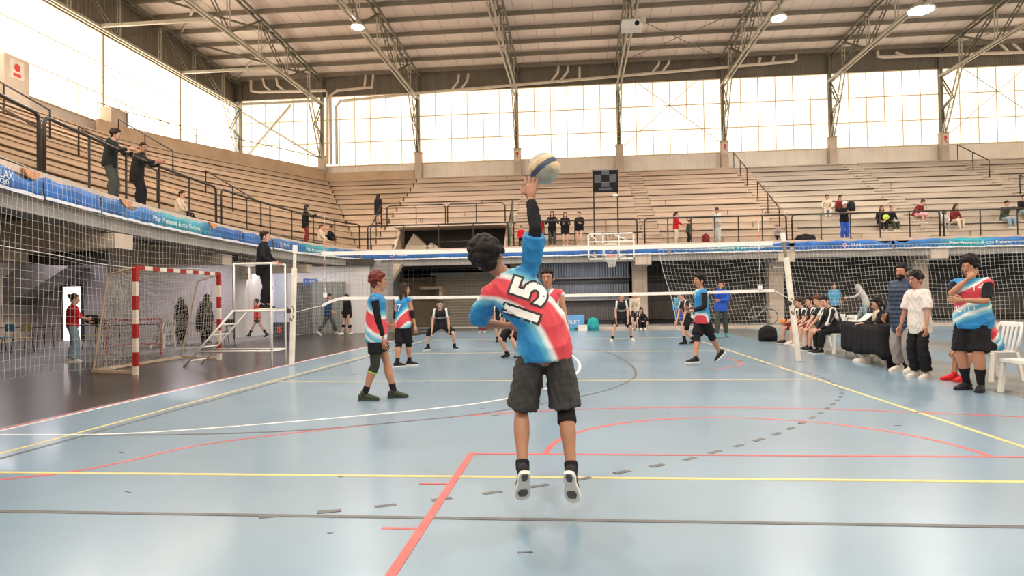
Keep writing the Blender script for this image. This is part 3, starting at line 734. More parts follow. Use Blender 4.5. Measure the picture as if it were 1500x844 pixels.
rl = [(-9, 72, 3, 'railing at the left edge beside the wall'), (80, 325, 4, 'long railing the two boys lean on'), (332, 532, 5, 'railing curving into the corner below the curved steps'),
      (540, 744, 3, 'railing in front of the stair mouth'), (752, 935, 3, 'railing in front of the four girls'), (944, 1155, 5, 'railing in front of the red-jacketed child'),
      (1162, 1380, 4, 'railing in front of the man with blue trousers'), (1388, 1600, 3, 'railing at the right end of the far balcony')]
for a, b, np_, lab in rl:
    sa = s_px(a) if a > 0 else s_px(2)-5; sb = s_px(b) if b < 1500 else s_px(1495)+3
    railing(sa, sb, lab, np_)
# rails above the stair mouth
def free_rail(name, pts, lab, posts, r=.032, cat='railing', grp='stair rails in the far stand', base=None):
    o = Vector(pts[0]); root = empty(name, o, 0, lab, cat, grp)
    MB().tube([Vector(p)-o for p in pts], r, 7).build('handrail', RAILM, root, smooth=True)
    for a, b in posts: MB().tube([Vector(a)-o, Vector(b)-o], r*.85, 6).build('post', RAILM, root)
    return root
for xa, xb, lab in ((-8.7, -5.7, 'left railing frame on the slab above the stair mouth'), (-5.6, -2.7, 'right railing frame on the slab above the stair mouth')):
    y = 19.0; free_rail('railing', [(xa, y, 5.14), (xa, y, 6.1), (xa+.15, y, 6.22), (xb-.15, y, 6.22), (xb, y, 6.1), (xb, y, 5.14)], lab, [((xa+xb)/2 and ((xa+xb)/2, y, 5.14), ((xa+xb)/2, y, 6.22))])
free_rail('railing', [(-9.0, 17.2, 3.8), (-9.0, 17.2, 4.9), (-9.0, 19.0, 6.25), (-9.0, 19.0, 5.1)], 'sloping stair rail left of the stair mouth', [((-9.0, 18.1, 4.6), (-9.0, 18.1, 5.6))])
free_rail('railing', [(-2.35, 17.2, 3.8), (-2.35, 17.2, 4.9), (-2.35, 19.4, 6.4), (-2.35, 19.4, 5.2)], 'sloping stair rail with green tape right of the stair mouth', [((-2.35, 18.3, 4.6), (-2.35, 18.3, 5.7))])
MB().tube([(-2.35, 17.15, 3.85), (-2.33, 17.6, 4.6), (-2.35, 18.5, 5.2), (-2.35, 19.3, 6.2)], .05, 6).build('hanging_cable', mat('green_tape', (.10, .15, .08), .7), None, label='dark green cable wound down the stair rail right of the stair mouth', category='cable')
free_rail('railing', [(-6.1, 17.9, 4.25), (-2.9, 17.9, 4.25)], 'thin grey rails inside the stair mouth', [((-6.1, 17.9, 3.7), (-6.1, 17.9, 4.25)), ((-4.5, 17.9, 3.7), (-4.5, 17.9, 4.25))], .02)
# aisle rails on the straight stand
def aisle_rail(x, k0, k1, lab, h=.95):
    P = lambda k, dz: (x, yy(k)+.15, SZ+RH*(k+1)+dz)
    pts = [P(k0, 0), P(k0, h), P(k1, h), P(k1, 0)]; km = (k0+k1)/2
    free_rail('handrail', pts, lab, [((x, yy(km)+.15, SZ+RH*(km+1)-.1), (x, yy(km)+.15, SZ+RH*(km+1)+h))], .03, 'handrail')
aisle_rail(10.35, 12, 8.2, 'upper aisle handrail left of the middle of the right stand')
aisle_rail(10.35, 5.6, 1.0, 'lower aisle handrail left of the middle of the right stand')
aisle_rail(23.1, 12, 8.3, 'upper aisle handrail near the right edge')
aisle_rail(23.1, 5.2, 1.0, 'lower aisle handrail near the right edge')
# handrails on the left curved stand
def lrail(s_idx, k0, k1, lab):
    a, b = Lf[s_idx], Lb[s_idx]; Q = lambda k, dz: (*lp(a, b, frac(k)), SZ+RH*(k+1)+dz); km = (k0+k1)/2
    free_rail('handrail', [Q(k0, 0), Q(k0, .95), Q(k1, .95), Q(k1, 0)], lab, [(Q(km, -.1), Q(km, .95))], .03, 'handrail', 'stair rails in the left stand')
lrail(13, 11, 6, 'stair handrail on the left steps near the left edge'); lrail(13, 4.5, .6, 'lower stair handrail on the left steps near the edge')
lrail(17, 11, 6, 'stair handrail on the curved steps behind the boys'); lrail(17, 4.5, .6, 'lower stair handrail behind the seated boy')
lrail(23, 11.5, 7, 'upper stair handrail on the curved steps towards the corner'); lrail(23, 4.5, .6, 'lower stair handrail on the curved steps towards the corner')

# ================================================================ UNDER THE STANDS
WALLW = mat('grey_plaster', (.40, .36, .37), .8, var=.06, scale=.6, bump=.05)
WALLB = mat('bright_plaster', (.62, .60, .58), .8, var=.05, scale=.6)
ul = struct('wall_under_stand')
MB().box((-30, 11.5, 0), (-12.9, 11.7, 3.1)).build('plaster_wall', WALLW, ul)
MB().box((-17.95, 11.3, 0), (-17.0, 11.5, 4.6)).build('dark_pillar', CONCD, ul)
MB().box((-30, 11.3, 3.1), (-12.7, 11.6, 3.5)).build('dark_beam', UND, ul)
MB().box((-15.5, 15.0, 0), (-8.4, 15.2, 3.2)).build('white_wall', WALLB, ul)
MB().box((-13.05, 11.6, 0), (-12.9, 15.0, 3.0)).build('return_wall', WALLB, ul)
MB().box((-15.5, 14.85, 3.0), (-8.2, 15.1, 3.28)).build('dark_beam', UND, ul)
MB().box((-8.42, 15.1, 0), (-7.6, 16.0, 3.1)).build('corner_column', CONCD, ul)
MB().prism([(-7.7, 16.0, 2.3), (-7.2, 16.0, 3.1), (-7.7, 16.0, 3.1)], (0, .5, 0)).build('haunch', CONCP, ul)
MB().box((-8.1, 19.6, 0), (-1.4, 19.8, 3.6)).build('brown_wall', mat('brown_wall', (.22, .17, .12), .85, var=.15), ul)
MB().box((-8.4, 16.0, 0), (-8.2, 19.7, 3.3)).build('side_wall', CONCD, ul)
MB().box((-6.0, 18.6, 0), (-5.85, 19.6, 2.1)).box((-6.9, 18.4, 1.95), (-5.8, 19.6, 2.1)).build('counter', CONC, ul)
# back wall far behind under the left stand and side closures
MB().box((-30, -26, 0), (-29.8, 11.5, 5)).build('end_wall', WALLW, ul)
# dark sheets standing for the shade in the void under the left stand
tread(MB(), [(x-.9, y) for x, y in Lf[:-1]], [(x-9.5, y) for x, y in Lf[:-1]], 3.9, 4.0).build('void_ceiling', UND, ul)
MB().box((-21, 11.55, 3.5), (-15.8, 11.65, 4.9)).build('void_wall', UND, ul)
# roller shutter (beige) and dark shutters under the far stand
SHB = corrugated('beige_shutter', (.34, .30, .24), .14, 'Z', .5)
SHG = corrugated('grey_sheet', (.23, .26, .30), .13, 'X', .6, .4, .3)
SHG2 = corrugated('dark_sheet', (.13, .125, .12), .13, 'X', .6, .5)
dr = struct('door_1'); MB().box((-6.35, 19.4, 0), (-3.3, 19.5, 2.65)).build('shutter', SHB, dr); MB().box((-7.2, 19.3, 0), (-3.2, 19.35, .06)).build('sill', WHITEP, dr)
MB().box((-6.6, 19.35, 2.65), (-3.1, 19.5, 2.8)).build('shutter_box', CONCD, dr)
uf = struct('wall_under_far_stand')
MB().box((-1.4, 19.4, 2.42), (3.35, 19.5, 3.35)).build('upper_sheet', SHG, uf)
MB().box((-1.4, 19.4, 1.35), (3.35, 19.5, 2.08)).build('middle_sheet', SHG, uf)
MB().box((-1.4, 19.4, .3), (3.35, 19.5, .95)).build('lower_sheet', SHG2, uf)
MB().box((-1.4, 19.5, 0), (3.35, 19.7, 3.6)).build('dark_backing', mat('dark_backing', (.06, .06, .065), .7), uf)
MB().box((-1.4, 19.3, 1.28), (3.4, 19.42, 1.36)).box((-1.4, 19.3, 2.36), (3.4, 19.42, 2.43)).build('rail_bar', CONCD, uf)
MB().box((3.9, 19.3, 1.28), (40, 19.42, 1.36)).box((3.9, 19.3, 2.36), (40, 19.42, 2.43)).build('rail_bar', mat('shaded_bar', (.06, .055, .05), .7), uf)  # darker copies on the right carry the deep shade behind the net
MB().box((3.9, 19.4, .3), (40, 19.5, 1.3)).build('lower_sheet', corrugated('shaded_low_sheet', (.07, .06, .05), .13, 'X', .5), uf)
MB().box((3.9, 19.5, 0), (40, 19.7, 3.6)).build('dark_backing', mat('shaded_backing', (.02, .02, .022), .7), uf)
MB().box((3.9, 19.4, 1.36), (9.4, 19.5, 2.08)).build('middle_sheet', corrugated('shaded_mid_sheet', (.04, .04, .045), .13, 'X', .6), uf)
MB().box((-1.4, 15.2, 0), (40, 15.35, .12)).build('kerb', CONCP, uf)
MB().box((-1.4, 15.35, 0), (40, 19.4, .10)).build('raised_strip', CONCD, uf)
# brackets and pillars carrying the far balcony
for i, x in enumerate([3.75, 9.95, 16.3, 22.6]):
    lab = ['concrete pillar behind the basketball board', 'concrete pillar left of the right net post', 'concrete pillar behind the bearded man', 'concrete pillar at the right edge under the balcony'][i]
    t = empty('concrete_pillar', (x, 18.2, 0), 0, lab, 'pillar', 'pillars under the far balcony')
    MB().box((-.33, -.3, 0), (.33, .3, 3.35)).build('shaft', CONCP, t, bevel=.02)
    MB().box((-.36, -1.9, 2.85), (.36, .3, 3.3)).build('bracket', CONCP, t, bevel=.02)
for i, (x, y) in enumerate(((-9.55, .1), (-10.55, 6.4), (-10.3, 12.4), (-8.2, -6.2))):
    lab = ['stepped concrete bracket under the left balcony nearest the camera', 'stepped concrete bracket above the goal', 'stepped concrete bracket above the referee stand', 'bracket under the left balcony out of frame'][i]
    t = empty('concrete_bracket', (x, y, 0), 0, lab, 'bracket', 'brackets under the left balcony')
    MB().box((-2.5, -.3, 2.62), (-.35, .3, 3.28)).box((-.35, -.3, 2.62), (.22, .3, 2.95)).box((-3.6, -.35, 2.4), (-2.4, .35, 3.4)).build('cantilever', CONCP, t)
# sloping stair flight seen from below
o_ = at(20, 440, Y=10.2); st = empty('stair_flight', o_, 0, 'concrete stair flight seen from below against the grey wall', 'stair')
pf = [at(x, y, Y=10.2)-o_ for x, y in ((100, 390), (-60, 492), (-60, 446), (38, 386))]
MB().prism([tuple(p) for p in pf[::-1]], (0, 1.2, 0)).build('flight', mat('stair_grey', (.17, .155, .15), .85), st)
pl_ = [at(x, y, Y=10.1)-o_ for x, y in ((22, 448), (-60, 450), (-60, 462), (10, 461))]
MB().prism([tuple(p) for p in pl_], (0, 1.0, 0)).build('landing', CONCD, st)
# lit doorway and doors
DOORW = mat('lit_room_paint', (.85, .80, .78), .6)
MB().box((-16.4+.1, 0, 0), (-16.3, .01, .01)).mesh('x')
dz = struct('door_2'); a, b = at(92, 420, Y=11.4), at(119, 497, Y=11.4)
MB().box((a.x, 11.44, 0), (b.x, 11.5, a.z)).build('doorway_light', mat('backlit_doorway', (.95, .86, .82), .5, emit=1.1, var=.02), dz)
mbf = MB().box((a.x-.1, 11.38, 0), (a.x, 11.52, a.z+.08)).box((b.x, 11.38, 0), (b.x+.07, 11.52, a.z+.08)).box((a.x, 11.38, a.z), (b.x, 11.52, a.z+.08)); mbf.build('door_frame', UND, dz)
dw = struct('door_3'); MB().box((-14.55, 14.9, 0), (-12.75, 14.98, 2.85)).build('lit_opening_panel', mat('lit_opening_white', (.88, .88, .90), .6, var=.03), dw)  # white panel stands for a brightly lit opening
MB().box((-12.75, 14.86, 0), (-12.2, 15.0, 2.9)).build('side_panel', mat('pale_blue_panel', (.45, .50, .58), .6), dw)
d4 = struct('door_4'); GLD = corrugated('grey_green_door', (.20, .21, .18), .25, 'X', .4)
MB().box((-11.9, 14.85, 0), (-10.95, 14.95, 2.3)).build('open_leaf', mat('dark_door_gap', (.07, .07, .065), .7), d4)
MB().box((-10.95, 14.8, 0), (-9.45, 14.92, 2.3)).build('door_leaf', GLD, d4)
def sign(px, py, w_, h_, lab, lines, col=(.03, .10, .30), Y=14.85):
    c = at(px, py, Y=Y); t = empty('wall_sign', c, 0, lab, 'sign')
    MB().box((-w_/2, -.02, -h_/2), (w_/2, 0, h_/2)).build('plate', mat('sign_blue' if col[2] > .25 else 'sign_grey', col, .5), t)
    for tx, z, s_ in lines:
        me = text_mesh(tx, s_, .002); me.materials.append(WHITEP); o = link('lettering', me, t); o.location = (0, -.024, z); o.rotation_euler = (R(90), 0, 0)
    return t
sign(455, 412, .66, .26, 'blue sign with white lettering above the grey-green doors', [('C. Ayrton', 0, .11), ('[', .0, .01)][:1])
sign(496, 421, .24, .24, 'small square grey sign on the white wall', [('WC', .02, .09)], (.25, .25, .30))
# ceiling lights under the stands
def tube_light(loc, lab, ln=1.1, rz_=0, w_=UNDER_W):
    t = empty('ceiling_light', loc, rz_, lab, 'light', 'tube lights under the stands')
    MB().box((-ln/2, -.1, 0), (ln/2, .1, .07)).build('housing', WHITEP, t)
    MB().box((-ln/2+.03, -.08, -.015), (ln/2-.03, .08, 0)).build('diffuser', mat('tube_glow', (1, .93, .95), .4, emit=1.5, var=0), t)
    l = bpy.data.lights.new('tube', 'AREA'); l.shape = 'RECTANGLE'; l.size = ln; l.size_y = .16; l.energy = w_; l.color = (.97, .90, .95)
    lo = bpy.data.objects.new('tube', l); COL.objects.link(lo); lo.parent = t; lo.location = (0, 0, -.03)
c = at(289, 370, Y=10.6)
tube_light((c.x, 9.6, 3.3), 'ceiling light glowing above the goal under the left stand', .9)
for q, lab in (((-19, 9.3, 3.6), 'ceiling light under the left stand by the stair'), ((-17, 5, 3.6), 'ceiling light under the left stand out of view'), ((-13.5, 9.6, 3.3), 'ceiling light under the left stand by the pale return wall'),
               ((-12.6, 13.2, 3.3), 'added ceiling light brightening the white panel'), ((-10.3, 13.6, 3.15), 'ceiling light above the grey-green doors')):  # the lamp by the white panel is added to brighten it
    tube_light(q, lab)
tube_light((-5, 18.0, 3.3), 'ceiling light by the beige shutter', w_=25); tube_light((1.0, 17.6, 3.2), 'ceiling light over the grey metal sheets', 1.1, 0, 55)
tube_light((12, 17.6, 3.2), 'ceiling light far under the right balcony', 1.1, 0, 5)

# ================================================================ PROTECTIVE NETS
NETM = mat('white_net_cord', (.62, .60, .55), .7, var=.1); NETD = mat('dark_net_cord', (.05, .05, .045), .7)
def cord_net(name, P, nu, nv, r, m, parent=None, su=1, sv=1, skip=None, **tags):
    """net of square cords on the surface P(u, v) -> Vector; nu by nv meshes"""
    V = []; F = []
    def strand(pts):
        n0 = len(V)
        for i, p in enumerate(pts):
            t = (pts[min(i+1, len(pts)-1)]-pts[max(i-1, 0)]).normalized(); N = t.orthogonal().normalized(); B = t.cross(N)
            for k in range(3):
                a = 2.0944*k; V.append(tuple(p + N*math.cos(a)*r + B*math.sin(a)*r))
        for i in range(len(pts)-1):
            a = n0+i*3
            for k in range(3): F.append((a+k, a+(k+1) % 3, a+3+(k+1) % 3, a+3+k))
    for i in range(nu+1): strand([P(i/nu, j/(nv//sv)) for j in range(nv//sv+1)])
    for j in range(nv+1): strand([P(i/(nu//su), j/nv) for i in range(nu//su+1)])
    me = bpy.data.meshes.new(name); me.from_pydata(V, [], F); me.materials.append(m)
    return link(name, me, parent, **tags)
netpath = offset_poly(Lf[:-1] + [(-8.9, 15.9), (-8.3, 16.25), (-7.4, 16.3)], .22)
na = [0]
for i in range(1, len(netpath)): na.append(na[-1]+math.dist(netpath[i], netpath[i-1]))
def nP(u, v):
    s = u*na[-1]
    for i in range(1, len(na)):
        if na[i] >= s-1e-6:
            t = (s-na[i-1])/(na[i]-na[i-1]); x = netpath[i-1][0]+(netpath[i][0]-netpath[i-1][0])*t; y = netpath[i-1][1]+(netpath[i][1]-netpath[i-1][1])*t; break
    sag = .05*math.sin(s*1.1+v*3) + .03*math.sin(s*2.7-v*5)
    return Vector((x+sag, y, .12 + v*3.6 + .06*math.sin(s*.8)*(1-v) - .05*math.sin(v*3.14)*math.sin(s*.6)))
t = empty('protective_net', (-9.8, 6, 0), 0, 'white cord net hung from the left balcony to the floor behind the goal', 'net')
o = cord_net('mesh', lambda u, v: nP(u, v)-Vector((-9.8, 6, 0)), int(na[-1]/.15), 24, .0023, NETM, t, su=2, sv=3, kind='stuff')
mbh = MB().tube([nP(i/60, 1)-Vector((-9.8, 6, 0)) for i in range(61)], .008, 5).tube([nP(i/60, .60)-Vector((-9.8, 6, 0)) for i in range(38)], .009, 5)
mbh.build('border_rope', NETM, t)
def rP(u, v):
    x0 = 4.15 + (1-v)*.75; x = x0 + (26-x0)*u
    return Vector((x + .03*math.sin(v*9+x), 14.2 + .12*math.sin(x*.9+v*2)+.05*math.sin(x*2.3), .05 + v*3.3 - .07*math.sin(x*1.3)*math.sin(v*3)))
t = empty('protective_net', (15, 14.2, 0), 0, 'white cord net hung below the far balcony on the right side', 'net')
cord_net('mesh', lambda u, v: rP(u, v)-Vector((15, 14.2, 0)), 136, 21, .0052, NETM, t, su=2, sv=3, kind='stuff')
MB().tube([rP(0, i/12)-Vector((15, 14.2, 0)) for i in range(13)], .012, 5).tube([rP(i/60, 1)-Vector((15, 14.2, 0)) for i in range(61)], .012, 5).build('border_rope', NETM, t)
# ================================================================ PEOPLE
QUEUE = []; PRINTS = []
V3 = Vector
def queue(mb, voxel, name, m, parent, smooth=2, wr=0.0, post=None, seed=0, wscale=14, key=None, **tags):
    QUEUE.append(dict(mb=mb, voxel=voxel, name=name, m=m, parent=parent, smooth=smooth, wr=wr, post=post, seed=seed, ws=wscale, key=key, tags=tags))
def flush():
    tmp = []
    for q in QUEUE:
        me = q['mb'].mesh('raw'); o = bpy.data.objects.new('raw', me); COL.objects.link(o)
        r = o.modifiers.new('r', 'REMESH'); r.mode = 'VOXEL'; r.voxel_size = q['voxel']; r.adaptivity = 0
        if q['smooth']:
            s = o.modifiers.new('s', 'SMOOTH'); s.factor = .6; s.iterations = q['smooth']
        tmp.append(o)
    dg = bpy.context.evaluated_depsgraph_get(); surf = {}
    for q, o in zip(QUEUE, tmp):
        me = bpy.data.meshes.new_from_object(o.evaluated_get(dg)); me.name = q['name']
        if q['wr']:
            n = len(me.vertices); co = np.empty(n*3, np.float32); me.vertices.foreach_get('co', co); co = co.reshape(-1, 3)
            no = np.empty(n*3, np.float32); me.vertex_normals.foreach_get('vector', no); no = no.reshape(-1, 3)
            rs = np.random.RandomState(q['seed']+3); d = np.zeros(n)
            for k in range(7):
                a = rs.normal(size=3); a[2] *= .45; a /= np.linalg.norm(a); fr = q['ws']*(1+.5*k)
                ph = co @ a * fr + rs.rand()*6.28 + 1.2*np.sin(co @ rs.normal(size=3)*4)
                d += (1-np.abs(np.sin(ph)))**1.5/(1+.35*k)
            d -= d.mean(); co = co + no * (d*q['wr'])[:, None]; me.vertices.foreach_set('co', co.astype(np.float32).ravel()); me.update()
        if q['post']:
            bm = bmesh.new(); bm.from_mesh(me); pm = q['post'].mesh('x'); bm.from_mesh(pm); bm.to_mesh(me); bm.free(); bpy.data.meshes.remove(pm)
        me.materials.clear(); me.materials.append(q['m'])
        ob = link(q['name'], me, q['parent'], True, **q['tags'])
        if q['key']: surf[q['key']] = (me, ob)
    for q, o in zip(QUEUE, tmp):
        me = o.data; bpy.data.objects.remove(o); bpy.data.meshes.remove(me)
    for p in PRINTS:        # flat print on cloth: the letters are laid onto the cloth's surface
        me, ob = surf[p['key']]; bvh = BVHTree.FromPolygons([v.co for v in me.vertices], [f.vertices for f in me.polygons])
        for off, m, lift, nm_ in p['layers']:
            tm = text_mesh(p['txt'], p['size'], 0, off)
            bm = bmesh.new(); bm.from_mesh(tm); bmesh.ops.triangulate(bm, faces=bm.faces[:])
            for _ in range(p['sub']): 
                lng = [e for e in bm.edges if e.calc_length() > p['size']*.07]
                if lng: bmesh.ops.subdivide_edges(bm, edges=lng, cuts=1); bmesh.ops.triangulate(bm, faces=bm.faces[:])
            X, Y = p['x'].normalized(), p['y'].normalized(); Nn = X.cross(Y)   # print plane, Nn outward
            for v in bm.verts:
                q = p['o'] + X*v.co.x*p.get('wide', 1) + Y*v.co.y; h = bvh.ray_cast(q+Nn*.4, -Nn, .9)
                v.co = (h[0]+Nn*lift) if h[0] is not None else q
            bm.to_mesh(tm); bm.free(); tm.materials.append(m); link(nm_, tm, ob)

SKINS = {k: mat('skin_'+k, c, .5, var=.06, scale=9) for k, c in dict(tan=(.42, .20, .12), brown=(.34, .16, .095), light=(.58, .33, .24), pale=(.62, .38, .29)).items()}
HAIRS = {k: mat('hair_'+k, c, .6, var=.35, scale=30, bump=.5, bscale=60, spec=.2) for k, c in dict(black=(.012, .009, .009), dark=(.03, .018, .013), auburn=(.13, .025, .018), brown=(.12, .055, .03), blond=(.50, .30, .14)).items()}
EYEW = mat('eye_white', (.45, .42, .40), .3, var=.02); EYED = mat('eye_dark', (.02, .012, .01), .2); LIP = mat('lips', (.34, .11, .09), .5)
SOLEW = mat('white_sole', (.72, .70, .66), .5); 
def fab(name, col, rough=.85, var=.18, scale=9): return mat(name, col, rough, var=var, scale=scale, bump=.08, bscale=80, spec=.15)
F_ = dict(black=fab('black_fabric', (.014, .014, .016)), navy=fab('navy_fabric', (.02, .045, .11)), white=fab('white_fabric', (.66, .62, .58)), grey=fab('grey_fabric', (.30, .27, .26)),
    dgrey=fab('charcoal_fabric', (.06, .065, .06)), denim=fab('faded_denim', (.22, .32, .38)), red=fab('red_fabric', (.55, .02, .03)), maroon=fab('maroon_fabric', (.18, .025, .025)), blue=fab('royal_blue_fabric', (.03, .10, .48)),
    sky=fab('sky_blue_fabric', (.10, .36, .60)), cream=fab('cream_fabric', (.60, .50, .38)), olive=fab('olive_fabric', (.05, .06, .045)), pink=fab('pink_fabric', (.65, .33, .35)), lightg=fab('light_grey_fabric', (.50, .49, .47)),
    shoeb=fab('black_shoe', (.02, .02, .022), .6), shoew=fab('white_shoe', (.62, .58, .52), .6), shoer=fab('red_shoe', (.65, .03, .04), .5), shoet=fab('teal_shoe', (.05, .30, .32), .5), shoeg=fab('dark_green_shoe', (.05, .06, .04), .6), khaki=fab('khaki_fabric', (.34, .30, .22)))
BLU, CYA, COR, WHT = (.02, .20, .46), (.12, .42, .58), (.62, .06, .08), (.72, .74, .74)
JSTOPS = [(0, CYA), (.10, WHT), (.15, COR), (.36, COR), (.40, WHT), (.46, CYA), (.54, BLU), (.78, BLU), (.86, CYA), (.93, WHT), (.97, CYA)]
JER = {}
def jersey(i, vec, offset=0, scale=1.5, noise=.10, nscale=2.0):
    k = 'jersey_print_%d' % i
    if k not in JER: JER[k] = bands(k, JSTOPS, vec, scale, noise, nscale, .5, offset)
    return JER[k]
BKW = bands('black_white_kit', [(0, (.015, .015, .017)), (.095, (.015, .015, .017)), (.105, (.66, .64, .60)), (.15, (.66, .64, .60)), (.16, (.015, .015, .017))], (1, 0, .12), 1, .02, 3, .7, -.17, absx=True)
POLKA = bands('red_spot_print', [(0, (.5, .03, .06)), (.35, (.5, .03, .06)), (.45, (.02, .01, .02)), (1, (.02, .01, .02))], (1, 1, 1), 14, .3, 9, .8)

def ik(a, b, l1, l2, hint):
    a, b = V3(a), V3(b); d = b-a; L = d.length; mx = (l1+l2)*.999
    if L > mx: b = a + d*(mx/L); d = b-a; L = mx
    x = (l1*l1 - l2*l2 + L*L)/(2*L); h = math.sqrt(max(l1*l1-x*x, 0)); u = d/L
    n = V3(hint) - u*V3(hint).dot(u); n = n.normalized() if n.length > 1e-5 else u.orthogonal().normalized()
    return a + u*x + n*h, b
def mrot(yaw=0, pitch=0, roll=0):   # local: x right, y forward, z up; pitch>0 bows forward, roll>0 leans to the right
    return Matrix.Rotation(R(yaw), 3, 'Z') @ Matrix.Rotation(R(roll), 3, 'Y') @ Matrix.Rotation(-R(pitch), 3, 'X')

def hand_mb(mb, wrist, d, n, side, s, curl=25, spread=1.0, seg=6, thumb=True):
    """d: finger direction, n: palm normal; palm goes in mb, fingers too"""
    d = V3(d).normalized(); n = V3(n); n = (n-d*n.dot(d)).normalized(); w = d.cross(n)*side   # w: toward the thumb
    P = lambda a, b, c=0: wrist + d*a*s + w*b*s + n*c*s
    mb.loft([(P(-.01, 0), .024*s, .018*s, w), (P(.03, .0), .036*s, .017*s, w), (P(.07, 0), .041*s, .015*s, w), (P(.095, -.002), .038*s, .012*s, w)], 8, w)
    for i in range(4):
        off = (.029, .010, -.010, -.029)[i]; ln = (.068, .076, .071, .056)[i]; c = R(curl)*(1, 1.05, 1.1, 1.2)[i]; sp = (off/.029)*.16*spread
        dd = (d + w*sp).normalized(); p0 = P(.08, off); p1 = p0 + (dd*.9 + n*.05)*.02*s
        d1 = dd*math.cos(c*.5) + n*math.sin(c*.5); d2 = dd*math.cos(c*1.3) + n*math.sin(c*1.3); d3 = dd*math.cos(c*2.0) + n*math.sin(c*2.0)
        a = p1 + d1*ln*.45*s; b = a + d2*ln*.32*s; e = b + d3*ln*.23*s; r = (.0088, .009, .0087, .0078)[i]*s
        mb.tube([p0, p1, a, b, e, e+d3*.004*s], [r, r*1.03, r*.98, r*.9, r*.75, r*.35], seg)
    if thumb:
        p0 = P(.02, .026); t1 = (d*.62+w*.72+n*.25).normalized(); t2 = (d*.9+w*.35+n*.35).normalized()
        a = p0 + t1*.038*s; b = a + t2*.03*s; e = b + t2*.018*s
        mb.tube([p0, a, b, e, e+t2*.004*s], [.014*s, .0115*s, .0105*s, .008*s, .004*s], seg)

def shoe(name, ankle, f, u, s, m, parent, sole=SOLEW, tall=False, detail=True):
    """ankle joint, f forward along the foot, u up out of the foot"""
    f = V3(f).normalized(); u = V3(u); u = (u-f*u.dot(f)).normalized(); x = f.cross(u)
    P = lambda a, c: ankle + f*a*s + u*(c-.085)*s
    mb = MB()
    mb.loft([(P(-.075, .05), .022*s, .030*s, x), (P(-.055, .052), .034*s, .046*s, x), (P(0, .055), .037*s, .052*s, x), (P(.05, .05), .040*s, .044*s, x), (P(.10, .038), .047*s, .033*s, x), (P(.15, .030), .045*s, .026*s, x), (P(.185, .024), .028*s, .018*s, x)], 12, x)
    mb.tube([P(-.008, .06), P(-.012, .10), P(-.012, .125 if not tall else .15)], [.042*s, .040*s, .041*s], 10)
    o = mb.build('shoe', m, parent, smooth=True)
    if detail:
        sl = MB(); pr = [(-.088, .0), (-.08, .028), (-.04, .038), (.02, .035), (.08, .046), (.14, .050), (.18, .036), (.2, .0)]
        ring = [(a, b) for a, b in pr] + [(a, -b) for a, b in pr[::-1][1:-1]]
        lo = [ankle + f*a*s + x*b*s + u*(-.087)*s for a, b in ring]; hi = [ankle + f*a*1.01*s + x*b*1.06*s + u*(-.062)*s for a, b in ring]; k = len(ring)
        sl.add(lo+hi, [tuple(range(k)), tuple(range(2*k-1, k-1, -1))] + [(i, i+k, (i+1) % k+k, (i+1) % k) for i in range(k)]).build('sole', sole, o)
        if detail == 2:
            tr_ = MB()
            for a, b, w_ in ((-.055, 0, .022), (.105, 0, .034)):
                tr_.loft([(ankle + f*(a-.028)*s + u*(-.0895)*s, w_*.7*s, .003*s, x), (ankle+f*a*s+u*(-.0905)*s, w_*s, .003*s, x), (ankle + f*(a+.04)*s + u*(-.0895)*s, w_*.7*s, .003*s, x)], 10, x)
            tr_.build('tread_pad', mat('grey_tread', (.09, .09, .09), .7), o)
            MB().tube([P(.03, .094), P(.05, .088), P(.08, .074)], [.012*s, .014*s, .012*s], 6).build('laces', fab('red_laces', (.5, .03, .04)), o)
    return o

